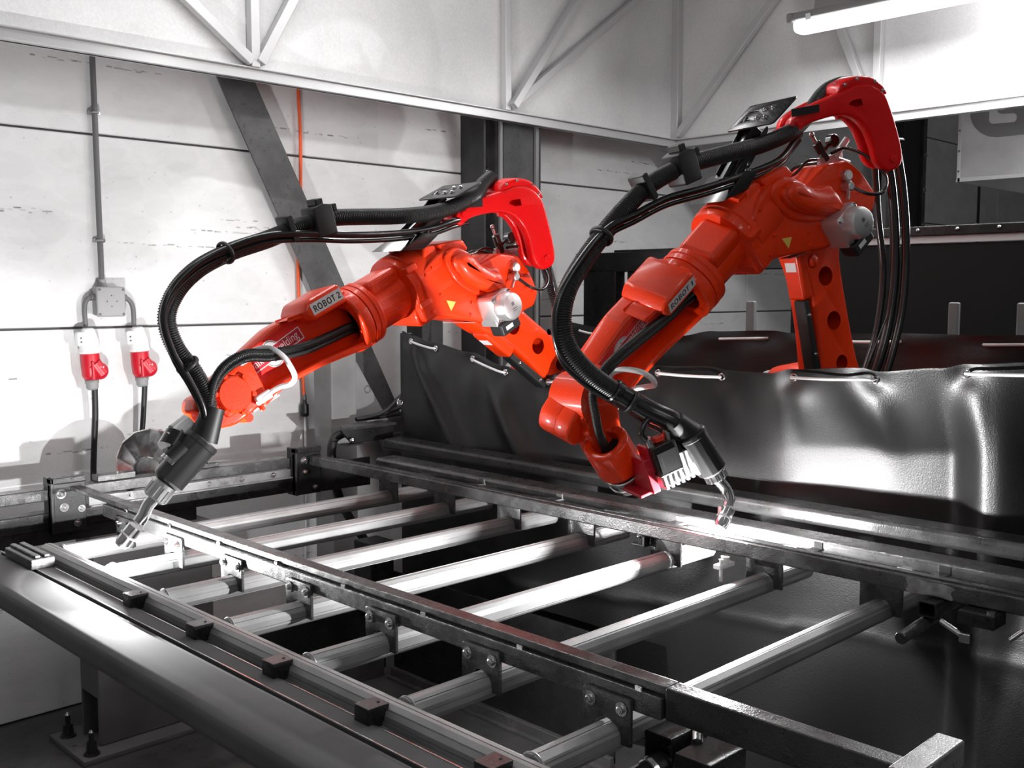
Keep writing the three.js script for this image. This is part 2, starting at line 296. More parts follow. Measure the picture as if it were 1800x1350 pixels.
// ───────────── conduit, junction box and plugs ─────────────
{
  const c = thing('conduit_pipe', 'thin grey conduit pipe running down the left wall to a box', 'pipe', [1.70, 1.66, WZ + 0.02]);
  mesh('pipe', rod(V(0.006, 0, 0), V(-0.012, 2.4, 0), 0.011), M.greyDark, c);
  for (const y of [0.18, 0.67, 1.5]) {
    const k = mesh('pipe_clamp', [new THREE.TorusGeometry(0.013, 0.004, 8, 20).rotateX(Math.PI / 2).translate(0.006 - y * 0.0075, y, 0), cbox(0.046, 0.016, 0.012).translate(0.006 - y * 0.0075, y, -0.013)], M.greyPlastic, c);
    mesh('screw', faceTo(boltGeo(0.004), V(0, 0, 1), [0.024 - y * 0.0075, y, -0.007]), M.zinc, k);
  }
  const j = thing('junction_box', 'grey square junction box joining the conduit to two plugs', 'junction box', [1.726, 1.603, WZ]);
  mesh('back_box', box(-0.056, 0.056, -0.056, 0.058, 0, 0.05, 0.012), M.greyPlastic, j);
  const lid = mesh('lid', box(-0.060, 0.054, -0.060, 0.056, 0.05, 0.066, 0.008), std(lin(0.31), 0.5), j);
  for (const [x, y] of [[-0.05, -0.05], [0.044, -0.05], [-0.05, 0.046], [0.044, 0.046]]) mesh('lid_screw', faceTo(new THREE.CylinderGeometry(0.005, 0.005, 0.003, 16), V(0, 0, 1), [x, y, 0.067]), M.greyDark, lid);
  for (const [x, y] of [[-0.003, 0.022], [-0.021, 0], [0.018, 0], [-0.003, -0.02]]) mesh('lid_mark', faceTo(new THREE.CylinderGeometry(0.002, 0.002, 0.002, 10), V(0, 0, 1), [x, y, 0.067]), M.black, lid);
  mesh('gland', [rod(V(-0.018, 0.05, 0.02), V(-0.018, 0.085, 0.02), 0.014), rod(V(-0.018, 0.052, 0.02), V(-0.018, 0.066, 0.02), 0.018, 0.018, 6)], M.greyPlastic, j);
  mesh('elbow_pipe', [tube([[-0.05, 0.018, 0.03], [-0.075, 0.014, 0.03], [-0.09, 0, 0.03], [-0.096, -0.03, 0.03], [-0.093, -0.1, 0.03]], 0.0095, 30), rod(V(-0.05, 0.018, 0.03), V(-0.072, 0.016, 0.03), 0.014)], M.greyDark, j);
  mesh('elbow_pipe', [tube([[0.05, 0.016, 0.03], [0.072, 0.012, 0.03], [0.09, -0.005, 0.03], [0.098, -0.03, 0.03], [0.1, -0.1, 0.03]], 0.0095, 30), rod(V(0.05, 0.016, 0.03), V(0.07, 0.014, 0.03), 0.014)], M.greyDark, j);
  function plug(x, y, lean, label, twist) {
    const t = thing('power_connector', label, 'plug', [x, y, WZ + 0.055], twist); t.rotation.z = lean;
    mesh('white_socket', [lathe([[0.0, 0], [0.018, 0], [0.024, -0.006], [0.036, -0.05], [0.038, -0.086], [0.040, -0.088], [0.040, -0.094], [0.036, -0.098], [0, -0.098]], 36), box(-0.052, -0.02, -0.066, -0.012, -0.012, 0.018, 0.008)], M.whitePlastic, t);
    for (const yy of [-0.035, -0.05]) mesh('screw', faceTo(new THREE.CylinderGeometry(0.004, 0.004, 0.003, 14), V(0, 0, 1), [-0.04, yy, 0.019]), M.greyDark, t);
    mesh('red_plug', [lathe([[0.033, -0.096], [0.035, -0.1], [0.036, -0.15], [0.034, -0.185], [0.026, -0.2], [0, -0.2]], 36), box(-0.016, -0.004, -0.2, -0.125, 0.024, 0.042, 0.005)], M.plug, t);
    const cap = mesh('red_cap', [new THREE.SphereGeometry(0.034, 32, 20).scale(1, 1, 0.7).translate(0.024, -0.168, 0.022), rod(V(0.002, -0.135, 0.02), V(0.03, -0.18, 0.025), 0.028)], M.plug, t);
    mesh('cap_mark', faceTo(cbox(0.016, 0.001, 0.006, 0), V(0.2, 0.35, 1), [0.021, -0.150, 0.048]), M.whitePlastic, cap);
    mesh('grey_gland', lathe([[0, -0.198], [0.026, -0.198], [0.026, -0.215], [0.023, -0.216], [0.023, -0.232], [0.017, -0.24], [0, -0.24]], 12), M.greyPlastic, t);
  }
  plug(1.630, 1.50, 0.045, 'left of two white and red power connectors hanging below the box', 0.1);
  plug(1.828, 1.50, 0.06, 'right of two white and red power connectors hanging below the box', 0.0);
  tag(mesh('power_cable', tube([[1.648, 1.265, -4.0], [1.650, 1.15, -4.01], [1.640, 0.95, -4.02], [1.638, 0.5, -4.02], [1.66, 0.05, -4.0]], 0.0115), M.rubber), 'thick black cable hanging from the left power connector', 'cable');
  tag(mesh('power_cable', tube([[1.850, 1.265, -4.0], [1.846, 1.15, -4.01], [1.836, 1.0, -4.02], [1.822, 0.5, -4.02], [1.83, 0.05, -4.0]], 0.0105), M.rubber), 'black cable hanging from the right connector behind the metal disc', 'cable');
  const o = thing('orange_cable', 'thin orange cable with a black coupling running down the wall', 'cable', [2.61, 1.16, WZ + 0.02]);
  mesh('orange_cord', tube([[0.012, 2.0, 0], [0.013, 1.38, 0.0], [0.02, 1.2, 0.0], [0.012, 0.9, 0.004], [-0.004, 0.6, 0.0], [0.003, 0.2, 0.004], [0.012, 0.0, 0.004]], 0.0075), M.orange, o);
  mesh('coupling', [lathe([[0, -0.015], [0.009, -0.015], [0.011, -0.03], [0.019, -0.034], [0.019, -0.085], [0.014, -0.09], [0, -0.09]], 24).translate(0.013, 0, 0.006)], M.rubber, o);
  mesh('tip', lathe([[0, 0.012], [0.008, 0.012], [0.011, -0.012], [0, -0.016]], 20).translate(0.013, 0, 0.006), M.greyDark, o);
  mesh('grey_cord', tube([[0.014, -0.08, 0.006], [0.016, -0.3, 0.004], [0.006, -0.7, 0.004], [-0.01, -1.1, 0.006]], 0.005), M.cord, o);
  tag(mesh('wall_cable', tube([[4.13, 2.7, -4.0], [4.10, 2.4, -4.0], [4.07, 2.25, -4.01], [4.10, 2.05, -4.02], [4.13, 1.5, -4.02]], 0.011), M.rubber), 'loose black cable hanging beside the middle column', 'cable');
}

// ───────────── extraction hood ─────────────
{
  const zh = -3.85, xh = 5.167, y0 = 2.505, y1 = 3.75;
  const h = thing('extraction_hood', 'large white sheet metal hood with braced sides above the cell', 'hood', [0, 0, 0]);
  const xs = [-0.6, 0.84, 2.28, 3.72, xh];
  for (let i = 0; i < 4; i++) mesh('side_panel', box(xs[i] + 0.001, xs[i + 1] - 0.001, y0 + 0.045, y1, zh - 0.012, zh - 0.004, 0), M.hood, h);
  const zs = [zh, -2.56, -1.28, 0.0];
  for (let i = 0; i < 3; i++) mesh('side_panel', box(xh + 0.004, xh + 0.012, y0 + 0.045, y1, zs[i] + 0.001, zs[i + 1] - 0.001, 0), M.hood, h);
  // bottom frame: angle profiles with a lower lip
  mesh('bottom_rail', [box(-0.6, xh, y0, y0 + 0.045, zh - 0.012, zh + 0.012), box(-0.6, xh, y0 + 0.045, y0 + 0.05, zh - 0.01, zh + 0.03, 0.001), box(-0.6, xh, y0, y0 + 0.006, zh - 0.02, zh + 0.03, 0.001)], M.hoodBar, h);
  mesh('bottom_rail', [box(xh - 0.012, xh + 0.012, y0, y0 + 0.045, zh, 0), box(xh - 0.03, xh + 0.01, y0 + 0.045, y0 + 0.05, zh, 0, 0.001), box(xh - 0.03, xh + 0.02, y0, y0 + 0.006, zh, 0, 0.001)], M.hoodBar, h);
  for (const x of [0.84, 2.28, 3.72]) mesh('strut', bar(V(x, y0 + 0.05, zh + 0.018), V(x, y1, zh + 0.018), 0.04, 0.04, V(0, 0, 1)), M.hoodBar, h);
  mesh('strut', bar(V(xh - 0.02, y0 + 0.05, zh + 0.02), V(xh - 0.02, y1, zh + 0.02), 0.05, 0.05, V(0, 0, 1)), M.hoodBar, h);
  for (const z of [-2.56, -1.28]) mesh('strut', bar(V(xh - 0.018, y0 + 0.05, z), V(xh - 0.018, y1, z), 0.04, 0.04, V(0, 0, 1)), M.hoodBar, h);
  const diag = (a, b) => mesh('diagonal', bar(V(...a), V(...b), 0.04, 0.04), M.hoodBar, h);
  diag([2.26, 2.575, zh + 0.03], [0.9, 3.55, zh + 0.03]);
  diag([2.30, 2.575, zh + 0.03], [2.95, 3.72, zh + 0.03]);
  diag([3.74, 2.575, zh + 0.03], [5.1, 3.55, zh + 0.03]);
  diag([3.74, 2.575, zh + 0.05], [4.66, 3.74, zh + 0.05]);
  diag([xh - 0.03, 2.575, zh + 0.04], [xh - 0.03, 3.60, zh + 1.02]);
  diag([xh - 0.03, 2.575, -2.58], [xh - 0.03, 3.6, -3.02]);
  mesh('top_sheet', [box(-0.6, xh + 0.01, y1, y1 + 0.01, zh - 0.012, zh + 0.45, 0), box(xh - 0.45, xh + 0.01, y1, y1 + 0.01, zh + 0.45, 0, 0)], M.hood, h);
}

// ───────────── hanging sign ─────────────
{
  const s = thing('hanging_sign', 'white box sign with part of a grey letter below the hood', 'sign', [5.8, 0, 0]);
  mesh('front_panel', box(0, 0.006, 2.262, 3.3, -2.385, -1.0, 0), std(lin(0.55), 0.5, 0, { map: rep(mottled, 1) }), s);
  mesh('edge_frame', [box(-0.006, 0.01, 2.242, 2.266, -2.4, -1.0, 0.002), box(-0.006, 0.01, 2.242, 3.3, -2.405, -2.385, 0.002), box(0, 1.15, 2.242, 2.256, -2.41, -2.40, 0.001)], M.hoodBar, s);
  mesh('side_panel', box(0.0, 1.15, 2.25, 3.3, -2.405, -2.398, 0), M.hood, s);
  mesh('back_panel', box(1.14, 1.15, 2.25, 3.3, -2.4, -1.0, 0), M.hood, s);
  for (let k = 0; k < 4; k++) mesh('rivet', faceTo(new THREE.SphereGeometry(0.006, 12, 8), V(-1, 0, 0), [-0.006, 2.30 + k * 0.11, -2.395]), M.greyDark, s);
  mesh('inner_bracket', [bar(V(0.25, 2.30, -2.02), V(0.38, 2.25, -1.98), 0.03, 0.03), bar(V(0.38, 2.25, -1.98), V(0.3, 2.33, -1.9), 0.03, 0.03)], M.greyPlastic, s);
  // lower part of a round letter with a spur, in the plane of the panel
  const e = [[-2.345, 2.95], [-2.345, 2.62]];
  for (let k = 1; k <= 24; k++) { const a = Math.PI + k / 24 * Math.PI / 2; e.push([-2.185 + 0.16 * Math.cos(a), 2.62 + 0.155 * Math.sin(a)]); }
  e.push([-1.60, 2.467], [-1.60, 2.95]);
  const ls = shapeOf(e); ls.holes.push(new THREE.Path(rounded([[-2.244, 2.80], [-2.244, 2.538], [-2.10, 2.534], [-2.10, 2.580], [-2.203, 2.588], [-2.203, 2.80]], 0.03).map(p => V2(...p))));
  mesh('letter', slab(ls, 0, 0.004, 0.0005).rotateY(-Math.PI / 2), std(lin(0.17), 0.5), s);
}

// ───────────── black partition, frame and posts beyond the robots ─────────────
{
  const p = thing('partition_panel', 'tall black sheet partition with a white strip behind the right robot', 'partition', [4.3, 0, 0]);
  mesh('sheet', box(0, 0.02, 0.35, 1.84, -2.53, 0.2), M.black3 ??= std(lin(0.0025), 0.75), p);
  mesh('top_rail', box(-0.03, 0.05, 1.872, 1.912, -2.45, 0.2), M.blackPaint, p);
  mesh('white_strip', box(-0.012, 0.006, 1.842, 1.872, -2.30, 0.2, 0.002), M.whitePlastic, p);
  for (let k = 0; k < 6; k++) mesh('bolt', faceTo(new THREE.SphereGeometry(0.009, 16, 10), V(-1, 0, 0), [-0.03, 1.895, -2.09 + k * 0.165]), M.zinc, p);
  mesh('foot', [box(-0.03, 0.05, 0, 0.36, -2.5, -2.42), box(-0.03, 0.05, 0, 0.36, -0.5, -0.42)], M.blackPaint, p);
  const f = thing('support_frame', 'black steel portal frame between the two robots', 'frame', [4.32, 0, 0]);
  mesh('beam', [box(-0.04, 0.04, 1.745, 1.85, -3.86, -2.54, 0.006), box(-0.02, 0.02, 1.85, 1.862, -3.6, -3.1, 0.002)], M.blackPaint, f);
  mesh('upright', box(-0.04, 0.04, 0, 1.76, -3.80, -3.57, 0.006), M.blackPaint, f);
  mesh('upright', box(-0.03, 0.03, 0, 1.745, -3.50, -3.44, 0.004), M.blackPaint, f);
  const labels = ['grey stub post right of the lifted arm of the left robot', 'middle grey post standing before the black partition', 'grey post at the right edge before the black partition'];
  [-2.518, -1.628, -1.38].forEach((z, i) => {
    const t = thing('grey_post', labels[i], 'post', [3.95, 0, z], 0.2);
    mesh('tube', box(-0.019, 0.019, 0, 1.6, -0.019, 0.019, 0.007), M.postLight, t);
    mesh('foot', box(-0.06, 0.06, 0, 0.012, -0.06, 0.06), M.postDark, t);
  });
}

// ───────────── aluminium ladder frame that is being welded ─────────────
const RUNG_Z = [-3.115, -2.787, -2.455, -2.13, -1.80, -1.472, -1.143];
const TY = 0.857;                                     // axis height of rungs and near side tube
function ribbedTube(a, b, r, seed0) {                 // extruded tube with shallow drawing grooves
  const L = a.distanceTo(b), pts = [], grooves = [0.35, 0.95, 1.45, 2.2, 2.9, 3.7, 4.5, 5.4].map(x => x + seed0);
  const N = 420; for (let i = 0; i < N; i++) { const t = i / N * Math.PI * 2; let q = r; for (const gz of grooves) { const d = Math.atan2(Math.sin(t - gz), Math.cos(t - gz)); if (Math.abs(d) < 0.03) q -= 0.0022; } pts.push([Math.cos(t) * q, Math.sin(t) * q]); }
  const g = new THREE.ExtrudeGeometry(shapeOf(pts), { depth: L, bevelEnabled: false, steps: 1 });
  g.translate(0, 0, -L / 2); const z = b.clone().sub(a).normalize(), q = new THREE.Quaternion().setFromUnitVectors(V(0, 0, 1), z);
  return toCreasedNormals(g, 0.7).applyQuaternion(q).translate((a.x + b.x) / 2, (a.y + b.y) / 2, (a.z + b.z) / 2);
}
{
  const t = thing('ladder_frame', 'long aluminium ladder frame of round rungs clamped flat in the jig', 'frame', [1.8, TY, -2]);
  const P = (x, y, z) => V(x - 1.8, y - TY, z + 2);
  mesh('side_tube', ribbedTube(P(1.143, TY, -3.16), P(1.143, TY, -0.55), 0.0295, 0.2), M.alu, t);
  mesh('side_rail', box(2.515 - 1.8, 2.62 - 1.8, 0.936 - TY, 0.97 - TY, -3.36 + 2, -0.1 + 2, 0.014), M.steel, t);
  for (const z of RUNG_Z) {
    const r = mesh('rung', ribbedTube(P(1.166, TY, z), P(2.61, TY, z), 0.0285, z), M.alu, t);
    mesh('saddle', box(2.53 - 1.8, 2.60 - 1.8, 0.02, 0.082, z + 2 - 0.022, z + 2 + 0.022, 0.004), M.millSteel, t);
    mesh('weld_seam', new THREE.TorusGeometry(0.0288, 0.0022, 8, 40).rotateY(Math.PI / 2).translate(1.171 - 1.8, 0, z + 2), M.alu, r);
  }
}

// ───────────── welding jig: two rails with bracket plates ─────────────
function bracket(parent, x, zc, y0, y1, bolts) {
  const R = 0.0305, a0 = Math.asin((y0 - TY) / R), c = 0.007, s = [[-0.055, y0 - TY], [-0.055, y1 - TY - c], [-0.053, y1 - TY - c * 0.3], [-0.055 + c, y1 - TY], [0.055 - c, y1 - TY], [0.053, y1 - TY - c * 0.3], [0.055, y1 - TY - c], [0.055, y0 - TY]];
  for (let k = 0; k <= 24; k++) { const t = a0 + (Math.PI - 2 * a0) * k / 24; s.push([R * Math.cos(t), R * Math.sin(t)]); }
  const g = slab(s, 0, 0.008, 0.0012).rotateY(-Math.PI / 2);
  const p = mesh('bracket_plate', g.translate(x + 0.008, TY, zc), M.steel, parent);
  if (bolts) for (const [dz, y] of [[-0.036, 0.914], [0.036, 0.914]]) mesh('bolt', faceTo(boltGeo(0.0086, 1.5), V(-1, 0, 0), [x, y, zc + dz]), M.zinc, p);
}
{
  const j = thing('welding_jig', 'dark steel welding jig of two long rails with bolted bracket plates', 'jig', [0, 0, 0]);
  mesh('near_rail', [box(1.378, 1.415, 0.956, 0.972, -3.575, -1.03, 0.003), box(1.384, 1.415, 0.952, 0.957, -3.3, -1.03, 0)], M.steel, j);
  mesh('near_rail', box(1.370, 1.415, 0.912, 0.952, -3.30, -1.035, 0.004), M.steel, j);
  mesh('near_rail', box(1.374, 1.413, 0.914, 0.972, -1.03, -0.585, 0.004), M.steelDark, j);
  for (let k = 0; k < 8; k++) mesh('tack_weld', cbox(0.005, 0.011, 0.016, 0.002).translate(1.374, 0.954, -3.13 + k * 0.292), M.zinc, j);
  mesh('end_tube', box(1.36, 1.525, 0.932, 0.974, -0.63, -0.588, 0.004), M.millSteel, j);
  mesh('far_rail', [box(2.343, 2.388, 0.932, 0.971, -3.575, 0.15, 0.004), box(2.36, 2.385, 0.97, 0.975, -3.4, 0.15, 0.001)], M.steel, j);
  for (const [z, w] of [[-2.62, 0.03], [-2.25, 0.03], [-1.77, 0.04], [-1.33, 0.03], [-1.0, 0.035], [-0.78, 0.03]]) mesh('stop_tab', [box(2.385, 2.43, 0.968, 0.974, z - w / 2, z + w / 2, 0.001), box(2.42, 2.426, 0.974, 0.99, z - w / 3, z + w / 2, 0.001)], M.steel, j);
  mesh('worn_patch', slab(smooth([[-1.055, 0.935], [-1.02, 0.934], [-0.985, 0.938], [-0.945, 0.934], [-0.95, 0.95], [-0.94, 0.962], [-0.97, 0.968], [-1.0, 0.966], [-1.03, 0.969], [-1.056, 0.967], [-1.05, 0.95]], 50), 0, 0.0012, 0.0004).rotateY(-Math.PI / 2).translate(2.3435, 0, 0), std(lin(0.34), 0.7, 0, { map: rep(grime, 8) }), j);
  for (const z of RUNG_Z) { bracket(j, 1.3615, z - 0.006, 0.848, 0.934, true); bracket(j, 2.389, z + 0.004, 0.85, 0.955, false); }
  // end plates of the rails
  const plate = (x0, x1, bolts) => {
    const p = mesh('end_plate', [box(x0, x1, 0.812, 0.985, -3.600, -3.578, 0.003), box(x0, x1, 0.985, 1.006, -3.606, -3.572, 0.003), box(x0, x0 + 0.012, 0.812, 1.006, -3.64, -3.572, 0.003)], M.steelDark, j);
    for (const [dx, y, r] of bolts) mesh('bolt', faceTo(boltGeo(r), V(0, 0, 1), [x0 + dx, y, -3.577]), M.zinc, p);
  };
  plate(1.309, 1.43, [[0.035, 0.950, 0.011], [0.044, 0.902, 0.010], [0.088, 0.842, 0.009], [0.104, 0.89, 0.008]]);
  plate(2.278, 2.402, [[0.04, 0.952, 0.011], [0.05, 0.905, 0.010], [0.095, 0.838, 0.009], [0.105, 0.95, 0.007]]);
  mesh('gusset_plate', slab([[2.40, 0.93], [2.40, 0.812], [2.66, 0.808], [2.66, 0.93]], -3.60, -3.585, 0.002), M.steelDark, j);
  // small stops and clamps below the rails
  mesh('stop_bolt', [rod(V(2.43, 0.878, -1.925), V(2.43, 0.925, -1.925), 0.0035), new THREE.SphereGeometry(0.008, 16, 10).translate(2.43, 0.902, -1.925), rod(V(2.43, 0.922, -1.925), V(2.43, 0.926, -1.925), 0.008)], M.chrome, j);
  mesh('stop_bolt', [box(2.27, 2.34, 0.905, 0.918, -1.55, -1.525), rod(V(2.29, 0.87, -1.537), V(2.29, 0.93, -1.537), 0.005), rod(V(2.31, 0.918, -1.537), V(2.31, 0.935, -1.537), 0.012)], M.cord, j);
  mesh('stop_plate', [box(2.36, 2.5, 0.895, 0.925, -1.86, -1.85, 0.002), box(2.36, 2.5, 0.893, 0.90, -1.9, -1.85, 0.002)], M.steelDark, j);
}
function hollowTube(x0, x1, y0, y1, z0, z1, wall) {   // square tube along x, open towards −x
  const w = z1 - z0, h = y1 - y0, s = shapeOf(rounded([[0, 0], [w, 0], [w, h], [0, h]], 0.006));
  s.holes.push(new THREE.Path(rounded([[wall, wall], [w - wall, wall], [w - wall, h - wall], [wall, h - wall]], 0.004).map(p => V2(...p)).reverse()));
  const g = new THREE.ExtrudeGeometry(s, { depth: x1 - x0, bevelEnabled: false });
  return toCreasedNormals(g, 0.6).rotateY(-Math.PI / 2).scale(1, 1, 1).translate(x1, y0, z0);
}
{
  const c = thing('tube_clamp', 'open square tube with a ribbed knob under the near rail end', 'clamp', [1.43, 0.80, -1.08]);
  mesh('square_tube', hollowTube(0, 0.14, 0.0, 0.056, -0.035, 0.025, 0.003), M.steelDark, c);
  mesh('knob', [drum(V(-0.05, -0.025, -0.02), V(-0.012, -0.015, -0.01), 0.026), drum(V(-0.012, -0.015, -0.01), V(0.02, -0.006, -0.002), 0.03)], M.rubber, c);
  mesh('knob_ring', drum(V(-0.018, -0.016, -0.011), V(-0.006, -0.013, -0.008), 0.031, 0.002), M.chrome, c);
  mesh('screw', rod(V(-0.09, -0.035, -0.03), V(-0.04, -0.022, -0.017), 0.009), M.chrome, c);
  const b = thing('clamp_block', 'solid dark clamp block under the near rail beside the square tube', 'block', [1.47, 0.80, -0.99]);
  mesh('block', box(-0.06, 0.05, -0.02, 0.045, -0.045, 0.03, 0.003), M.steelDark, b);
  mesh('foot', box(-0.05, 0.0, -0.06, -0.02, -0.04, 0.0, 0.003), M.millSteel, b);
  mesh('screw_tip', rod(V(0.0, 0.045, -0.04), V(0.03, 0.06, -0.06), 0.01), M.zinc, b);
  const s = thing('shelf_bar', 'grey flat bars lying below the near rail at the lower edge', 'bar', [1.62, 0.72, -0.75]);
  mesh('bar', [box(-0.06, -0.01, 0, 0.02, -0.25, 0.3, 0.003), box(0.02, 0.09, -0.015, 0.005, -0.25, 0.3, 0.003)], M.greySteel, s);
  const l = thing('lever_clamp', 'small lever clamp with a round handle under the far rail', 'clamp', [2.32, 0.90, -0.98]);
  mesh('square_tube', hollowTube(-0.02, 0.12, -0.004, 0.031, -0.026, 0.016, 0.003), M.steelDark, l);
  mesh('handle', drum(V(-0.13, -0.03, -0.015), V(0.06, -0.018, -0.015), 0.014, 0.002), M.steel, l);
  mesh('lever', [rod(V(-0.02, -0.005, 0.03), V(-0.04, -0.02, 0.085), 0.007), box(-0.05, -0.03, -0.034, -0.012, 0.08, 0.105, 0.003)], M.zinc, l);
  const k = thing('clamp_block', 'small dark block bolted under the far rail beside the lever clamp', 'block', [2.32, 0.91, -0.87]);
  mesh('block', box(-0.02, 0.05, -0.012, 0.02, -0.045, 0.035, 0.003), M.steelDark, k);
  mesh('cap_screw', [rod(V(0, 0.015, 0.02), V(0, 0.025, 0.02), 0.01), rod(V(0.0, -0.03, 0.06), V(0.02, -0.01, 0.08), 0.006)], M.zinc, k);
}

// ───────────── beams round the jig ─────────────
tag(mesh('steel_beam', box(2.676, 2.785, 0.968, 1.015, -3.52, 0.15, 0.014), M.steelDark), 'long black square beam at the foot of the front curtain', 'beam');
{
  const b = thing('positioner_beam', 'broad grey box beam running across the lower left foreground', 'beam', [1.0, 0.83, -2]);
  const prof = rounded([[-0.10, -0.032], [-0.10, 0.03], [0.044, 0.03], [0.044, -0.032]], 0.024);
  mesh('box_section', slab(prof.map(([x, y]) => [x, y]), -1.27, 1.75, 0.002), M.greySteel, b);
  mesh('cap_strip', [box(0.0445, 0.09, -0.032, 0.028, -1.27, 1.75, 0.002)], M.greySteel, b);
  mesh('edge_lip', [box(0.0425, 0.0455, 0.028, 0.0312, -1.27, 1.75, 0.0006), box(0.0875, 0.0905, 0.026, 0.0295, -1.27, 1.75, 0.0006)], M.zinc, b);
  const zc = [-2.47, -2.14, -1.81, -1.49, -1.165], words = ['first small tube support behind the arc', 'second small tube support from the arc', 'third small tube support from the arc', 'fourth small tube support from the arc', 'small tube support nearest the lower edge'];
  zc.forEach((z, i) => {
    const t = thing('tube_support', words[i], 'support', [1.10, 0.86, z]);
    const o = [[-0.022, -0.01], [-0.022, 0.026], [0.026, 0.026], [0.024, 0.018], [0.018, 0.014], [0.016, 0.004], [0.011, -0.004], [0.010, -0.01]];
    mesh('block', slab(o, -0.022, 0.022, 0.0012), M.steelDark, t);
    mesh('lip', box(-0.022, 0.026, 0.0262, 0.029, -0.022, 0.022, 0.001), M.steel, t);
    mesh('hole', new THREE.CylinderGeometry(0.003, 0.003, 0.001, 16).translate(0.014, 0.0297, 0.004), M.black, t);
  });
  const e = thing('end_block', 'grooved end block at the far end of the near tube', 'block', [1.065, 0.86, -3.08]);
  mesh('block', box(-0.035, 0.032, -0.002, 0.028, -0.11, 0.10, 0.004), M.steel, e);
  mesh('ridge', [box(-0.02, -0.004, 0.028, 0.036, -0.11, 0.09, 0.003), box(0.006, 0.022, 0.028, 0.036, -0.11, 0.09, 0.003)], M.steel, e);
}
{
  const h = thing('end_beam', 'horizontal stack of steel beams along the wall end of the jig', 'beam', [0, 0, 0]);
  mesh('top_tube', box(0.5, 2.276, 0.924, 0.966, -3.675, -3.610, 0.005), M.steel, h);
  const s = mesh('angle_strip', [box(1.45, 2.272, 0.890, 0.921, -3.612, -3.603, 0.001), box(1.45, 2.272, 0.886, 0.891, -3.612, -3.585, 0.001)], M.millSteel, h);
  for (const x of [1.60, 1.76, 1.91, 2.05, 2.19]) mesh('bolt', faceTo(boltGeo(0.007), V(0, 0, 1), [x, 0.906, -3.603]), M.zinc, s);
  mesh('lower_beam', box(0.5, 2.66, 0.823, 0.884, -3.67, -3.605, 0.005), M.steelDark, h);
  mesh('lower_block', box(1.0, 1.86, 0.775, 0.824, -3.66, -3.61, 0.003), M.steelDark, h);
  mesh('shim', [box(1.49, 1.63, 0.966, 0.988, -3.67, -3.62, 0.002), box(1.853, 1.965, 0.966, 0.982, -3.66, -3.62, 0.002), box(1.92, 1.96, 0.982, 0.985, -3.64, -3.625, 0.001)], M.steel, h);
  const d = thing('metal_disc', 'polished sheet metal cone standing behind the torch at the wall', 'disc', [1.735, 0.962, -3.745]);
  d.rotation.set(1.15, 0.35, 0);
  mesh('cone', toCreasedNormals(lathe([[0.045, 0.0], [0.05, -0.004], [0.13, 0.055], [0.133, 0.055], [0.133, 0.059], [0.129, 0.059], [0.047, 0.004], [0.045, 0.0]], 14), 0.2), M.zinc, d);
  d.scale.setScalar(1.12);
  mesh('hub', lathe([[0, 0.012], [0.04, 0.012], [0.047, 0.004], [0.047, -0.012], [0, -0.012]], 32), M.steel, d);
  const p = thing('pedestal', 'grey steel pedestal bolted to the floor at the lower left', 'pedestal', [1.70, 0, -3.65]);
  mesh('base_plate', slab(shapeOf([[-0.345, -0.155], [0.25, -0.155], [0.25, 0.16], [-0.345, 0.16]], [[-0.315, 0.0, 0.008]]), 0, 0.02, 0.002).rotateX(Math.PI / 2).translate(0, 0.02, 0), M.greySteel, p);
  mesh('column', [box(-0.255, 0.20, 0.02, 0.775, 0.065, 0.078, 0.006), box(-0.255, 0.20, 0.02, 0.775, -0.078, -0.065, 0.004), box(-0.255, -0.244, 0.195, 0.775, -0.07, 0.07, 0.002), box(0.188, 0.20, 0.02, 0.775, -0.07, 0.07, 0.002), box(-0.25, 0.19, 0.76, 0.775, -0.07, 0.07, 0)], M.greySteel, p);
  for (const z of [-0.095, 0.115]) {
    const b = mesh('anchor_bolt', [new THREE.CylinderGeometry(0.026, 0.028, 0.008, 28).translate(-0.30, 0.024, z), new THREE.CylinderGeometry(0.019, 0.019, 0.02, 6).translate(-0.30, 0.038, z), new THREE.CylinderGeometry(0.017, 0.017, 0.018, 6).translate(-0.30, 0.057, z), new THREE.CylinderGeometry(0.009, 0.0095, 0.04, 20).translate(-0.30, 0.08, z)], M.steelDark, p);
    mesh('stud_tip', new THREE.CylinderGeometry(0.004, 0.009, 0.01, 20).translate(-0.30, 0.104, z), M.zinc, b);
  }
  const e = thing('base_enclosure', 'low dark sheet enclosure on the floor below the rungs', 'enclosure', [2.66, 0, -3.0]);
  mesh('side_panel', [slab((() => { const s = shapeOf([[-0.42, 0.02], [0.8, 0.02], [0.8, 0.46], [-0.42, 0.46]]); s.holes.push(new THREE.Path([V2(0.08, 0.1), V2(0.20, 0.1), V2(0.20, 0.2), V2(0.08, 0.2)].reverse())); return s; })(), 0, 0.01, 0.001).rotateY(-Math.PI / 2)], M.blackPaint, e);
  mesh('side_flange', [box(-0.03, 0.0, 0.0, 0.045, -0.42, 0.8, 0.003), box(-0.05, -0.03, 0.0, 0.012, -0.42, 0.8, 0.002)], M.post, e);
  mesh('back_panel', box(-0.69, 0, 0.02, 0.40, -0.50, -0.49, 0.001), M.blackPaint, e);
  mesh('back_flange', box(-0.69, -0.03, 0.0, 0.08, -0.49, -0.46, 0.003), M.post, e);
  mesh('bolt', faceTo(boltGeo(0.011), V(0, 0, 1), [-0.10, 0.16, -0.49]), M.zinc, e);
  mesh('post', box(-0.14, -0.02, 0.3, 0.60, -0.52, -0.40, 0.004), M.steelDark, e);
  const a = thing('bracket_arm', 'short black bracket arm with a knob left of the front curtain', 'bracket', [2.68, 1.03, -3.6]);
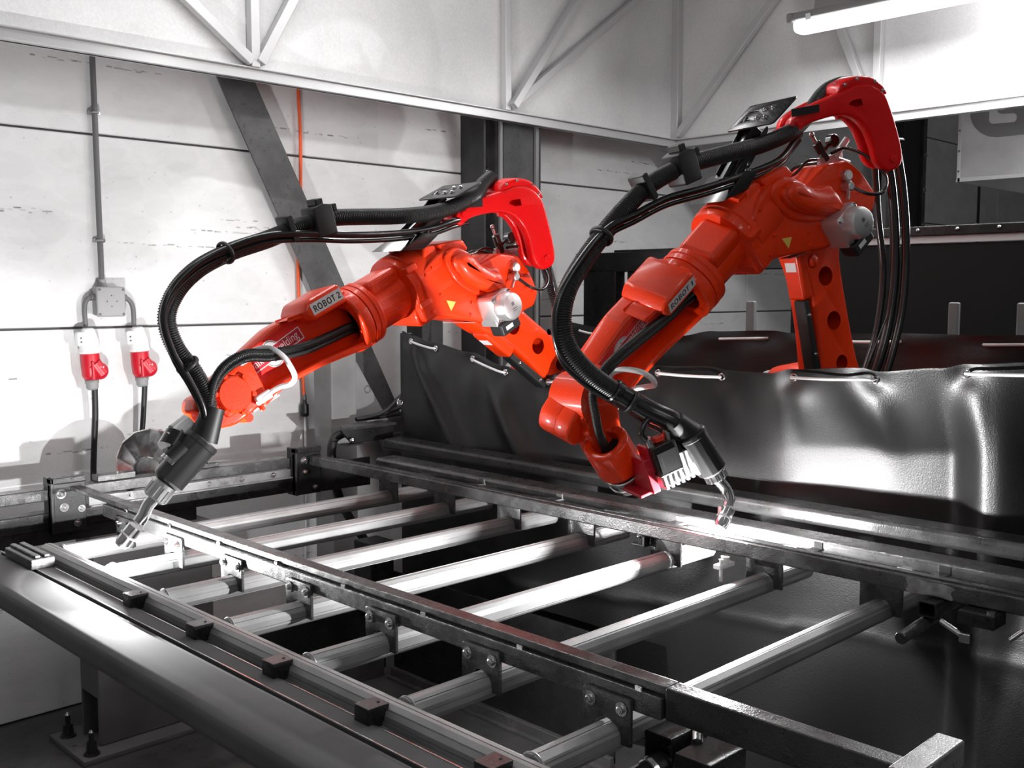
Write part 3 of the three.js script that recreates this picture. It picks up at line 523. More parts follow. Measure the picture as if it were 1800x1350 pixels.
  mesh('top_plate', slab([[-0.17, 0], [0.12, 0], [0.12, 0.11], [-0.12, 0.08]], 0, 0.012, 0.002).rotateX(-Math.PI / 2).translate(0, 0.026, 0.02), M.steel, a);
  mesh('web', slab([[-0.16, 0.025], [0.12, 0.025], [0.12, -0.035], [-0.10, -0.035]], -0.02, 0.0, 0.002), M.steelDark, a);
  mesh('lower_lip', box(-0.15, -0.06, -0.04, -0.034, -0.02, 0.03, 0.001), M.steelDark, a);
  mesh('knob', new THREE.SphereGeometry(0.012, 20, 14).translate(-0.115, -0.018, 0.02), M.zinc, a);
  tag(mesh('hose_loop', tube([[2.82, 0.4, -3.72], [2.60, 0.72, -3.72], [2.555, 0.9, -3.72], [2.575, 1.0, -3.73], [2.70, 1.03, -3.74]], 0.02), M.rubber), 'short black hose loop beside the wall post', 'hose');
  tag(mesh('cable_loops', [tube([[2.70, 1.075, -3.74], [2.84, 1.10, -3.72], [2.95, 1.17, -3.72], [3.05, 1.20, -3.7]], 0.009), tube([[2.72, 1.073, -3.75], [2.86, 1.09, -3.74], [2.97, 1.13, -3.69], [3.06, 1.15, -3.68]], 0.009), tube([[2.74, 1.071, -3.76], [2.88, 1.075, -3.75], [3.06, 1.10, -3.67]], 0.009)], M.rubber), 'bundle of thin black cables left of the front curtain', 'cables');
}

// ───────────── welding curtains ─────────────
function interp(tab, z) { for (let i = 1; i < tab.length; i++) if (z <= tab[i][0]) { const [a, b] = [tab[i - 1], tab[i]], t = Math.max(0, (z - a[0]) / (b[0] - a[0])); return a[1] + (b[1] - a[1]) * t * t * (3 - 2 * t); } return tab[tab.length - 1][1]; }
function sheet(x0, z0, z1, yBottom, top, fold, nz, ny) {
  const pos = [], idx = [], th = 0.0016;
  for (const side of [0, 1]) for (let i = 0; i <= nz; i++) for (let j = 0; j <= ny; j++) {
    const z = z0 + (z1 - z0) * i / nz, yt = interp(top, z), y = yt + (yBottom - yt) * (j / ny) ** 1.15;
    pos.push(x0 + fold(z, y, yt) + side * th, y, z);
  }
  const W = ny + 1, S = (nz + 1) * W;
  for (let i = 0; i < nz; i++) for (let j = 0; j < ny; j++) { const a = i * W + j, b = a + W; idx.push(a, a + 1, b, a + 1, b + 1, b); idx.push(S + a, S + b, S + a + 1, S + a + 1, S + b, S + b + 1); }
  for (let i = 0; i < nz; i++) { const a = i * W, b = a + W; idx.push(a, b, S + a, b, S + b, S + a); const c = a + ny, d = b + ny; idx.push(c, S + c, d, d, S + c, S + d); }
  for (let j = 0; j < ny; j++) { idx.push(j, S + j, j + 1, j + 1, S + j, S + j + 1); const a = nz * W + j; idx.push(a, a + 1, S + a, a + 1, S + a + 1, S + a); }
  const g = new THREE.BufferGeometry(); g.setAttribute('position', new THREE.Float32BufferAttribute(pos, 3)); g.setIndex(idx); g.computeVertexNormals();
  return g;
}
const gauss = (x, w) => Math.exp(-x * x / (2 * w * w));
{
  const top = [[-3.56, 1.470], [-3.50, 1.452], [-3.35, 1.428], [-3.116, 1.394], [-2.916, 1.350], [-2.80, 1.328], [-2.684, 1.326], [-2.60, 1.344], [-2.39, 1.362], [-2.19, 1.386], [-2.15, 1.390], [-1.953, 1.396], [-1.90, 1.388], [-1.72, 1.388], [-1.66, 1.404], [-1.42, 1.420], [-1.38, 1.412], [-1.2, 1.430], [-1.12, 1.446], [-0.95, 1.458], [0.2, 1.5]];
  const eyes = [-3.50, -3.335, -3.11, -2.91, -2.685, -2.47, -2.165, -1.915, -1.655, -1.39, -1.13, -0.8];
  const fold = (z, y, yt) => {
    const d = yt - y; let f = 0.010 * Math.sin(z * 5.1 + 0.6) * Math.min(1, d * 2.5) + 0.004 * Math.sin(z * 17 + y * 3);
    for (const e of eyes) f += (0.012 * gauss(d - 0.03, 0.025) - 0.010 * gauss(d - 0.12, 0.06)) * gauss(z - e - d * 0.05, 0.028 + d * 0.08);
    f -= 0.045 * gauss(z + 3.50 - d * 0.75, 0.025 + d * 0.08) * Math.min(1, d * 8) * gauss(d, 0.5);      // long slanting folds from the corner
    f -= 0.035 * gauss(z + 3.06 - d * 0.85, 0.035 + d * 0.07) * Math.min(1, d * 4) * gauss(d - 0.25, 0.22);
    const up = (a, b) => { const t = Math.max(0, Math.min(1, (z - a) / (b - a))); return t * t * (3 - 2 * t); }, low = Math.min(1, d * 4);
    f += 0.085 * up(-2.02, -1.32) * (1 - up(-1.22, -1.08)) * low;                                        // a broad belly, then a deep pleat near the right end
    f += 0.060 * up(-1.06, -0.92) * (1 - up(-0.85 - d * 0.3, -0.70 - d * 0.3)) * low;
    { const q = Math.min(0.37, d); f += (0.30 * q - 0.40 * q * q) * up(-2.4, -1.75); }
    f -= 0.018 * gauss(z + 1.47 - d * 0.35, 0.045) * gauss(d - 0.12, 0.08);
    f -= 0.010 * gauss(z + 1.30 - d * 0.2, 0.05) * gauss(d - 0.16, 0.10);
    f += 0.012 * gauss(z + 2.02 - d * 0.2, 0.10) * gauss(d - 0.25, 0.2);
    if (d > 0.40) f += -0.006 * gauss(d - 0.83, 0.012) + 0.012 * Math.sin(z * 9 + d * 6) * Math.min(1, (d - 0.4) * 3);
    return f;
  };
  const c = thing('welding_curtain', 'glossy black welding curtain laced on a cord behind the jig', 'curtain', [2.82, 0, -2]);
  mesh('sheet', sheet(0, -1.56, 2.2, 0.04, top.map(([z, y]) => [z + 2, y]), (z, y, yt) => fold(z - 2, y, yt), 420, 90), M.vinyl, c);
  // the cord shows in front of the sheet between every second pair of eyelets
  const yAt = z => interp(top, z) - 0.026;
  for (let i = 0; i + 1 < eyes.length; i += 2) {
    const a = eyes[i], b = eyes[i + 1];
    mesh('cord', tube([[0.012, yAt(a), a + 2], [-0.007, yAt(a) + 0.001, a + 2.010], [-0.011, (yAt(a) + yAt(b)) / 2 - 0.001, (a + b) / 2 + 2], [-0.007, yAt(b) + 0.001, b + 1.990], [0.012, yAt(b), b + 2]], 0.0048, 40), M.cord, c);
  }
  for (const e of eyes) mesh('eyelet', new THREE.TorusGeometry(0.0105, 0.0035, 10, 24).rotateY(Math.PI / 2).translate(fold(e, yAt(e), yAt(e) + 0.026) - 0.003, yAt(e), e + 2), M.zinc, c);
  mesh('end_post', box(0.02, 0.06, 0, 1.46, -1.60, -1.56, 0.004), M.blackPaint, c);
  mesh('ring', new THREE.TorusGeometry(0.014, 0.003, 8, 20).translate(-0.03, 1.16, -1.54), M.zinc, c);
  const t2 = [[-3.5, 1.50], [-3.2, 1.470], [-3.0, 1.455], [-2.9, 1.445], [-2.75, 1.446], [-2.6, 1.470], [-2.28, 1.481], [-2.2, 1.474], [-1.95, 1.479], [-1.7, 1.486], [-1.45, 1.486], [-1.3, 1.492], [0.2, 1.5]];
  const c2 = thing('welding_curtain', 'second dull black welding curtain hanging behind the robots', 'curtain', [3.75, 0, -2]);
  mesh('sheet', sheet(0, -1.5, 2.2, 0.1, t2.map(([z, y]) => [z + 2, y]), (z, y, yt) => 0.012 * Math.sin(z * 7) + 0.006 * Math.sin(z * 19) + 0.012 * gauss(yt - y - 0.03, 0.02) * Math.sin(z * 14), 240, 40), M.vinyl, c2);
  for (const [a, b] of [[-3.35, -3.2], [-2.545, -2.31], [-2.02, -1.74], [-1.44, -1.1]]) {
    const y = z => interp(t2, z) - 0.032;
    mesh('cord', tube([[0.01, y(a), a + 2], [-0.016, y(a), a + 2.012], [-0.018, y((a + b) / 2), (a + b) / 2 + 2], [-0.016, y(b), b + 1.988], [0.01, y(b), b + 2]], 0.0055, 30), M.cord, c2);
  }
}

// ───────────── welding robots ─────────────
// A robot's own axes: x forward along its arm, y up, z to the side away from the camera.
function decal(w, h, paint) {
  const c = document.createElement('canvas'); c.width = w; c.height = h; paint(c.getContext('2d'), w, h);
  const t = new THREE.CanvasTexture(c); t.colorSpace = THREE.SRGBColorSpace; return t;
}
// thin plate whose texture fills its front face (facing −z before it is placed)
function plateGeo(w, h, th = 0.0012) {
  const g = new THREE.BoxGeometry(w, h, th).rotateY(Math.PI); return g;
}
function namePlate(text) {
  return std(0xffffff, 0.45, 0, { map: decal(512, 140, (g, w, h) => { g.fillStyle = '#cfcfcf'; g.fillRect(0, 0, w, h); g.fillStyle = '#111'; g.font = '700 112px sans-serif'; g.textAlign = 'center'; g.textBaseline = 'middle'; g.fillText(text, w / 2, h / 2 + 4, w - 40); }) });
}
const brandTex = decal(1024, 384, (g, w, h) => {
  g.fillStyle = '#f01a0c'; g.fillRect(0, 0, w, h);
  g.fillStyle = '#ececec'; g.beginPath(); g.arc(w * 0.44, h * 0.52, 168, 0, 7); g.fill();
  g.strokeStyle = '#222'; g.lineWidth = 7; g.beginPath(); g.arc(w * 0.44, h * 0.52, 152, 0, 7); g.stroke();
  g.fillStyle = '#222'; g.beginPath(); g.moveTo(420, 300); g.lineTo(470, 90); g.lineTo(500, 130); g.lineTo(455, 300); g.fill();
  g.fillStyle = '#c00c2c'; g.fillRect(26, 120, w - 52, 150); g.strokeStyle = '#f4f4f4'; g.lineWidth = 12; g.strokeRect(26, 120, w - 52, 150);
  g.fillStyle = '#f4f4f4'; g.font = '400 120px sans-serif'; g.textBaseline = 'middle'; g.textAlign = 'left'; g.fillText('valk', 60, 190, 290); g.fillText('welding', 520, 190, 440);
});
const brandMat = phys(lin(1), 0.4, 0, { map: brandTex, clearcoat: 0.5, clearcoatRoughness: 0.2 });
const triMat = std(0xffffff, 0.5, 0, { map: decal(64, 64, (g) => { g.fillStyle = '#e8c860'; g.fillRect(0, 0, 64, 64); g.fillStyle = '#222'; g.beginPath(); g.moveTo(36, 8); g.lineTo(22, 36); g.lineTo(34, 36); g.lineTo(26, 58); g.lineTo(44, 28); g.lineTo(33, 28); g.fill(); }) });
const capMat = std(lin(0.66), 0.36, 0.75, { bumpMap: rep(grain, 8), bumpScale: 0.0003 });
const emblemMat = std(0xffffff, 0.5, 0, { map: decal(256, 256, (g) => { g.fillStyle = '#161616'; g.fillRect(0, 0, 256, 256); g.strokeStyle = '#050505'; g.lineWidth = 14; g.beginPath(); g.arc(128, 128, 70, 0, 7); g.stroke(); g.beginPath(); g.moveTo(95, 165); g.lineTo(118, 92); g.lineTo(140, 160); g.lineTo(165, 92); g.stroke(); g.fillStyle = '#3a3a3a'; g.fillRect(40, 60, 14, 120); }) });

function robot(o) {
  const t = thing('welding_robot', o.label, 'robot', o.at, o.turn * Math.PI / 180);
  const add = (name, g, m, parent = t, opt) => mesh(name, g, m, parent, opt);
  const J2 = V(0.15, 1.29, 0), J3 = V(o.j3[0], o.j3[1], 0), pit = o.pitch * Math.PI / 180;
  // base and swivel
  add('base', [box(-0.22, 0.22, 0, 0.03, -0.22, 0.22, 0.006), box(-0.13, 0.13, 0.03, 0.78, -0.13, 0.13, 0.012), box(-0.2, 0.2, 0.76, 0.80, -0.2, 0.2, 0.006)], M.greySteel);
  add('swivel', [lathe([[0, 0.80], [0.17, 0.80], [0.18, 0.83], [0.18, 0.95], [0.16, 1.0], [0.15, 1.03], [0, 1.03]], 48), slab(rounded([[-0.18, 0.98], [0.16, 0.98], [0.30, 1.2], [0.28, 1.38], [0.08, 1.40], [-0.06, 1.25], [-0.18, 1.2]], 0.06), 0.065, 0.19, 0.012)], M.paint);
  add('swivel_motor', [drum(V(0.15, 1.29, 0.18), V(0.15, 1.29, 0.30), 0.07), drum(V(0.15, 1.29, -0.075), V(0.15, 1.29, 0.18), 0.095)], M.castAlu);
  // lower arm: plate with holes, in its own axes (x across, y from J2 up to J3)
  const A = new THREE.Matrix4(); { const y = J3.clone().sub(J2), L = y.length(); y.normalize(); const x = V(y.y, -y.x, 0); A.makeBasis(x, y, V(0, 0, 1)).setPosition(J2); }
  const L2 = J3.distanceTo(J2), up = g => g.applyMatrix4(A);
  const out = smooth([[-0.105, 0.0], [-0.085, 0.12], [-0.078, 0.30], [-0.08, 0.45], [-0.10, L2 - 0.06], [-0.085, L2 + 0.06], [0, L2 + 0.105], [0.09, L2 + 0.05], [0.095, L2 - 0.06], [0.072, 0.42], [0.070, 0.28], [0.085, 0.12], [0.11, 0.0], [0.07, -0.09], [0, -0.11], [-0.07, -0.09]], 90);
  const arm = add('lower_arm', up(slab(out, -0.055, 0.055, 0.014, [[0.0, 0.415, 0.045], [-0.005, 0.265, 0.045], [-0.01, 0.12, 0.04]], 4)), M.paint);
  add('hole_liner', [[0.0, 0.415, 0.045], [-0.005, 0.265, 0.045], [-0.01, 0.12, 0.04]].map(([x, y, r]) => up(new THREE.CylinderGeometry(r + 0.006, r + 0.006, 0.02, 32).rotateX(Math.PI / 2).translate(x, y, 0.03))), M.black, arm);
  add('boss', up(lathe([[0, 0.012], [0.012, 0.012], [0.02, 0.004], [0.022, 0], [0, 0]], 24).rotateX(-Math.PI / 2).translate(0.045, 0.475, -0.055)), M.paint, arm);
  add('arm_stop', up(box(0.06, 0.104, 0.36, 0.52, -0.053, 0.02, 0.012)), M.paint, arm);
  const guard = add('cable_guard', up(slab(rounded([[0.075, -0.02], [0.112, -0.02], [0.104, 0.36], [0.082, 0.36]], 0.008), -0.05, 0.0, 0.006)), M.rubber);
  for (const y of [0.05, 0.18, 0.31]) add('screw', up(faceTo(boltGeo(0.005), V(0, 0, -1), [0.094, y, -0.05])), M.zinc, guard);
  add('id_label', up(faceTo(cbox(0.03, 0.001, 0.045, 0), V(1, 0, 0), [0.1045, 0.47, -0.015])), M.cord, arm);
  // elbow casting in forearm axes: x along the forearm, y across it, origin at the elbow axis
  const F = new THREE.Matrix4().makeTranslation(J3.x, J3.y, 0).multiply(new THREE.Matrix4().makeRotationZ(-pit));
  const f = g => g.applyMatrix4(F), OFF = 0.17;
  const plate = rounded([[0.31, 0.06], [0.26, 0.065], [0.06, -0.065], [-0.02, -0.075], [-0.03, 0.05], [0.0, 0.12], [0.045, 0.20], [0.13, 0.25], [0.20, 0.24], [0.31, 0.20]], 0.02);
  const h = add('elbow_housing', [f(slab(plate, -0.115, 0.10, 0.012)), f(slab(rounded([[0.14, 0.05], [0.32, 0.05], [0.32, 0.10], [0.19, 0.285], [0.14, 0.27]], 0.015), -0.09, 0.09, 0.008)), f(slab(rounded([[0.02, 0.20], [0.13, 0.195], [0.14, 0.27], [0.03, 0.24]], 0.01), -0.10, 0.05, 0.006))], M.paint);
  add('elbow_dome', [f(slab(smooth([[0.135, 0.205], [0.095, 0.218], [0.055, 0.195], [0.030, 0.150], [-0.005, 0.112], [-0.040, 0.085], [-0.045, 0.045], [-0.03, 0.005], [0.03, 0.040], [0.085, 0.09], [0.125, 0.145]], 80), -0.165, -0.06, 0.034, [], 8)), f(slab(smooth([[0.155, 0.225], [0.10, 0.24], [0.055, 0.21], [0.025, 0.155], [-0.01, 0.118], [-0.055, 0.09], [-0.055, 0.04], [-0.035, -0.012], [0.03, 0.022], [0.10, 0.075], [0.145, 0.14]], 80), -0.128, -0.06, 0.008, [], 3))], M.paint, h);
  add('warning_label', f(slab([[0.165, 0.070], [0.20, 0.093], [0.197, 0.052]], -0.1168, -0.1155, 0)), triMat, h, { keepUv: false });
  for (const [x, y] of [[0.245, 0.205], [0.21, 0.215], [0.215, 0.12], [0.265, 0.085], [0.075, -0.04], [0.12, 0.0], [0.10, 0.035], [0.05, 0.02], [0.0, -0.055], [0.245, 0.17]]) add('screw', f(faceTo(boltGeo(0.0052, 1.3, true), V(0, 0, -1), [x, y, -0.1145])), M.paint, h);
  add('lit_sticker', f(faceTo(cbox(0.11, 0.001, 0.05, 0), V(0.45, -0.9, 0), [0.13, -0.0275, -0.05])), M.cord, h);
  const cast = add('rear_casting', [f(slab(rounded([[-0.01, 0.125], [-0.13, 0.118], [-0.215, 0.07], [-0.245, -0.01], [-0.25, -0.095], [-0.21, -0.13], [-0.12, -0.12], [0.0, -0.085], [0.04, 0.0]], 0.014), -0.075, 0.075, 0.010))], M.paint);
  for (const [x, y] of [[-0.19, 0.0], [-0.225, -0.075], [-0.20, -0.045]]) add('screw', f(faceTo(boltGeo(0.005, 1.3, true), V(0, 0, -1), [x, y, -0.075])), M.paint, cast);
  add('recess', f(drum(V(-0.165, 0.055, -0.072), V(-0.165, 0.055, -0.078), 0.018, 0.002)), M.paint, cast);
  // motor on the elbow axis
  const MX = o.motor[0], MY = o.motor[1];
  const mo = add('elbow_motor', [f(slab(rounded([[-0.05, -0.046], [0.05, -0.046], [0.05, 0.05], [-0.05, 0.05]], 0.016), -0.19, -0.075, 0.005).translate(MX, MY, 0)), f(box(0.0, 0.05, -0.058, -0.03, -0.18, -0.1, 0.004).translate(MX, MY, 0))], capMat);
  const cap = add('motor_cap', f(toCreasedNormals(lathe([[0, 0.046], [0.034, 0.046], [0.044, 0.042], [0.049, 0.033], [0.051, 0.0], [0, 0]], 48), 0.5).rotateX(-Math.PI / 2).translate(MX, MY, -0.19)), capMat, mo);
  add('cap_print', [f(faceTo(cbox(0.012, 0.0004, 0.012, 0), V(0, 0, -1), [MX, MY + 0.01, -0.2364])), f(faceTo(cbox(0.022, 0.0004, 0.003, 0), V(0, 0, -1), [MX - 0.002, MY - 0.008, -0.2364])), f(faceTo(cbox(0.018, 0.0004, 0.003, 0), V(0, 0, -1), [MX - 0.002, MY - 0.015, -0.2364]))], M.greyDark, cap);
  for (const [x, y] of [[-0.042, 0.042], [0.042, 0.042], [0.042, -0.04], [-0.042, -0.04]]) add('screw', f(faceTo(boltGeo(0.006), V(0, 0, -1), [MX + x * 0.9, MY + y * 0.9, -0.19])), M.zinc, mo);
  const cn = add('motor_plug', f(box(-0.045, 0.05, -0.095, -0.05, -0.195, -0.135, 0.008).translate(MX, MY, 0)), M.rubber, mo);
  add('plug_label', f(faceTo(cbox(0.035, 0.001, 0.014, 0), V(0, 0, -1), [MX + 0.012, MY - 0.072, -0.1955])), M.cord, cn);
  // valve and gauge on the rear casting
  add('gauge', [f(drum(V(-0.165, 0.045, -0.075), V(-0.165, 0.045, -0.10), 0.018, 0.003)), f(drum(V(-0.14, 0.02, -0.075), V(-0.14, 0.02, -0.115), 0.014, 0.003)), f(bar(V(-0.14, 0.02, -0.10), V(-0.10, -0.005, -0.11), 0.012, 0.006)), f(bar(V(-0.155, 0.03, -0.095), V(-0.13, 0.01, -0.105), 0.02, 0.014))], M.castAlu);
  add('gauge_glass', f(drum(V(-0.165, 0.045, -0.10), V(-0.165, 0.045, -0.102), 0.014, 0.0005)), M.cord);
  const fp = pts => pts.map(p => V(...p).applyMatrix4(F));
  add('air_hose', tube(fp([[-0.145, 0.01, -0.11], [-0.16, -0.03, -0.14], [-0.205, -0.06, -0.15], [-0.265, -0.045, -0.13], [-0.29, 0.02, -0.08], [-0.27, 0.08, -0.03], [-0.22, 0.10, -0.02]]), 0.0055, 50, 10), M.gloss);
  add('regulator', [f(drum(V(-0.205, 0.085, 0.0), V(-0.205, 0.158, 0.0), 0.014, 0.003)), f(drum(V(-0.262, 0.120, -0.02), V(-0.262, 0.120, 0.01), 0.021, 0.004)), f(rod(V(-0.215, 0.115, 0), V(-0.262, 0.12, 0), 0.007))], M.gloss);
  add('regulator_tip', [f(rod(V(-0.205, 0.158, 0), V(-0.205, 0.182, 0), 0.0055)), f(new THREE.SphereGeometry(0.0085, 16, 12).translate(-0.205, 0.190, 0))], M.zinc);
  add('valve_block', [f(bar(V(-0.17, 0.098, 0.0), V(-0.265, 0.048, 0.0), 0.04, 0.016, V(0, 0, 1))), f(rod(V(-0.24, 0.07, 0), V(-0.315, 0.085, -0.01), 0.011)), f(rod(V(-0.245, 0.06, -0.005), V(-0.275, 0.02, -0.01), 0.007))], M.castAlu);
  add('valve_cable', [tube(fp([[-0.205, 0.09, 0.015], [-0.14, 0.135, 0.0], [-0.04, 0.155, -0.02], [0.06, 0.22, -0.03], [0.12, 0.25, -0.02]]), 0.005, 40, 8), tube(fp([[-0.20, 0.085, 0.03], [-0.10, 0.14, 0.03], [-0.01, 0.14, 0.02], [0.05, 0.19, 0.03], [0.13, 0.27, 0.02]]), 0.0055, 40, 8)], M.gloss);
  // forearm: big rear drum, waist, front ring, hollow front arm; rolled about the forearm axis
  const G = F.clone().multiply(new THREE.Matrix4().makeTranslation(0, OFF, 0)).multiply(new THREE.Matrix4().makeRotationX((o.roll ?? 0) * Math.PI / 180));
  const g4 = g => g.applyMatrix4(G), ax = g => g4(g.rotateZ(-Math.PI / 2));     // lathe axis y -> x
  const ft = add('forearm_drum', ax(toCreasedNormals(lathe([[0, 0.15], [0.118, 0.15], [0.122, 0.155], [0.122, 0.27], [0.117, 0.274], [0.117, 0.282], [0.122, 0.286], [0.118, 0.305], [0.09, 0.312], [0, 0.312]], 64), 0.5)), M.paint);
  add('drum_lug', [g4(box(0.255, 0.305, 0.05, 0.075, -0.115, -0.09, 0.006)), g4(box(0.26, 0.31, -0.075, -0.05, -0.115, -0.085, 0.006)), g4(box(0.19, 0.235, 0.115, 0.132, -0.03, 0.03, 0.004))], M.paint, ft);
  add('forearm_waist', [ax(toCreasedNormals(lathe([[0, 0.30], [0.088, 0.30], [0.086, 0.33], [0.083, 0.43], [0.088, 0.445], [0, 0.445]], 56), 0.5)), g4(box(0.30, 0.445, 0.03, 0.094, -0.075, 0.06, 0.022))], M.paint);
  const ring = new THREE.Shape(); ring.absarc(0, 0, 0.105, 0, Math.PI * 2); { const hole = new THREE.Path(); hole.absellipse(0.015, -0.005, 0.050, 0.056, 0, Math.PI * 2, true); ring.holes.push(hole); }
  const rg = add('forearm_ring', [ax(toCreasedNormals(lathe([[0.06, 0.44], [0.098, 0.44], [0.105, 0.447], [0.105, 0.462], [0.102, 0.465], [0.102, 0.468], [0.106, 0.472], [0.106, 0.488], [0.060, 0.488], [0.06, 0.44]], 64), 0.5)), g4(slab(ring, 0, 0.045, 0.008).rotateY(Math.PI / 2).translate(0.487, 0, 0))], M.paint);
  add('ring_bore', ax(lathe([[0, 0.484], [0.062, 0.484], [0.062, 0.487], [0, 0.487]], 40)), M.black, rg);
  for (const a of [2.2, 3.4, 4.3, 5.4]) add('ring_screw', g4(faceTo(boltGeo(0.006, 1.4, true), V(1, 0, 0), [0.530, 0.083 * Math.cos(a), 0.083 * Math.sin(a)])), M.paint, rg);
  // hollow arm: web on the far side, lipped edges toward the near side
  const web = rounded([[0.50, 0.100], [0.77, 0.112], [0.90, 0.085], [1.02, 0.060], [1.095, 0.040], [1.125, 0.0], [1.11, -0.05], [1.04, -0.078], [0.95, -0.070], [0.84, -0.052], [0.70, -0.060], [0.50, -0.092]], 0.02);
  const ha = add('hollow_arm', [g4(slab(web, -0.005, 0.075, 0.012)),
    g4(slab(rounded([[0.505, 0.070], [0.505, 0.104], [0.69, 0.110], [0.74, 0.112], [0.70, 0.098], [0.66, 0.076]], 0.008), -0.052, 0.03, 0.008)),
    g4(slab(rounded([[0.505, -0.098], [0.505, -0.074], [0.70, -0.046], [0.84, -0.038], [0.93, -0.055], [0.93, -0.074], [0.84, -0.056], [0.70, -0.066]], 0.006), -0.060, 0.03, 0.006)),
    g4(slab(rounded([[0.90, 0.085], [1.02, 0.060], [1.095, 0.040], [1.125, 0.0], [1.11, -0.05], [1.04, -0.078], [0.95, -0.070], [0.90, -0.045]], 0.02), -0.045, 0.02, 0.010))], M.paint);
  add('name_box', g4(slab(rounded([[0.533, 0.072], [0.665, 0.072], [0.69, 0.110], [0.66, 0.138], [0.545, 0.138], [0.533, 0.130]], 0.012), -0.082, 0.078, 0.010)), M.paint, ha);
  add('name_plate', g4(plateGeo(0.122, 0.036).translate(0.601, 0.105, -0.0826)), namePlate(o.name), ha, { keepUv: true });
  add('brand_plate', g4(plateGeo(0.225, 0.098, 0.001).rotateZ(-0.09).translate(0.795, 0.043, -0.0056)), brandMat, ha, { keepUv: true });
  const cv = add('wrist_cover', [g4(drum(V(1.0, 0.004, -0.04), V(1.0, 0.004, -0.058), 0.054, 0.005)), g4(slab(rounded([[0.945, -0.04], [1.055, -0.05], [1.06, 0.03], [0.95, 0.055]], 0.02), -0.05, -0.03, 0.006))], M.paint, ha);
  for (let k = 0; k < 6; k++) { const a = 0.5 + k * Math.PI / 3; add('cover_lug', g4(drum(V(1.0 + 0.060 * Math.cos(a), 0.004 + 0.060 * Math.sin(a), -0.038), V(1.0 + 0.060 * Math.cos(a), 0.004 + 0.060 * Math.sin(a), -0.060), 0.0085, 0.002)), M.paint, ha); }
  add('edge_lug', [g4(rod(V(0.985, -0.082, -0.03), V(0.985, -0.082, 0.02), 0.014)), g4(rod(V(0.93, -0.07, -0.02), V(0.93, -0.088, -0.02), 0.008))], M.paint, ha);
  add('white_sticker', g4(box(0.86, 0.96, -0.079, -0.0725, -0.02, 0.03, 0.001)), M.cord, ha);
  // white plastic loop that carries the wrist hose
  const loop = fpG => tube(fpG.map(p => V(...p).applyMatrix4(G)), 0.008, 60, 10);
  add('hose_clip', [loop([[0.925, 0.075, -0.05], [0.895, 0.090, -0.085], [0.87, 0.080, -0.13], [0.855, 0.045, -0.150], [0.845, 0.0, -0.142], [0.835, -0.038, -0.112], [0.842, -0.052, -0.085], [0.87, -0.046, -0.066], [0.935, -0.048, -0.06]]), g4(box(0.90, 0.955, -0.062, -0.034, -0.066, -0.05, 0.006)), g4(box(0.90, 0.945, 0.065, 0.095, -0.066, -0.05, 0.006))], M.whitePlastic);
  // wrist
  const P = p => V(...p);
  o.wrist(add, g4, P);
  // curved carrier over the elbow with the bracket that holds it
  const C = F.clone().multiply(new THREE.Matrix4().makeTranslation(o.carrier[0], o.carrier[1], 0)).multiply(new THREE.Matrix4().makeRotationZ(o.carrier[2] * Math.PI / 180)).multiply(new THREE.Matrix4().makeRotationY(o.carrier[3] * Math.PI / 180)).multiply(new THREE.Matrix4().makeScale(o.carrier[4], o.carrier[4], 1)), c4 = g => g.applyMatrix4(C);
  const cOut = [[0.0, 0.015], [0.012, -0.015], [-0.005, -0.04], [-0.055, -0.025], [-0.12, -0.028], [-0.20, -0.045], [-0.255, -0.08], [-0.29, -0.14], [-0.300, -0.21], [-0.298, -0.28], [-0.315, -0.325], [-0.35, -0.345], [-0.395, -0.335], [-0.415, -0.29], [-0.422, -0.20], [-0.420, -0.09], [-0.41, -0.04], [-0.37, 0.01], [-0.31, 0.036], [-0.24, 0.036], [-0.13, 0.040], [-0.05, 0.035]];
  const win = new THREE.Path([V2(-0.235, -0.02), V2(-0.265, 0.0), V2(-0.32, -0.012), V2(-0.318, -0.06), V2(-0.27, -0.052)].reverse());
  const sh = shapeOf(smooth(cOut, 140)); sh.holes.push(win);
  const ca = add('hose_carrier', c4(slab(sh, -0.055, -0.012, 0.011, [], 4)), M.arch);
  add('carrier_back', c4(slab(smooth(cOut.map(([x, y]) => [x * 0.985 - 0.003, y * 0.97]), 120), 0.012, 0.045, 0.010)), M.arch, ca);
  add('carrier_cover', c4(slab(rounded([[-0.215, 0.030], [-0.25, 0.066], [-0.32, 0.068], [-0.385, 0.038], [-0.425, -0.02], [-0.430, -0.06], [-0.395, -0.03], [-0.35, 0.012], [-0.29, 0.034]], 0.02), -0.048, 0.04, 0.008)), M.arch, ca);
  for (const [x, y] of [[-0.265, 0.055], [-0.32, 0.055], [-0.39, 0.015], [-0.41, -0.03]]) add('screw', c4(faceTo(boltGeo(0.005, 1.3, true), V(0, 0, -1), [x, y, -0.048])), M.zinc, ca);
  for (const [x, y] of [[-0.03, 0.002], [-0.365, -0.30]]) add('carrier_boss', c4(drum(V(x, y, -0.055), V(x, y, -0.062), 0.015, 0.003)), M.arch, ca);
  add('carrier_tongue', c4(box(0.0, 0.05, -0.03, 0.0, -0.05, 0.02, 0.01)), M.arch, ca);
  // inner brace seen through the window
  add('window_back', c4(box(-0.34, -0.22, -0.07, 0.01, -0.012, 0.006, 0.002)), M.arch, ca);
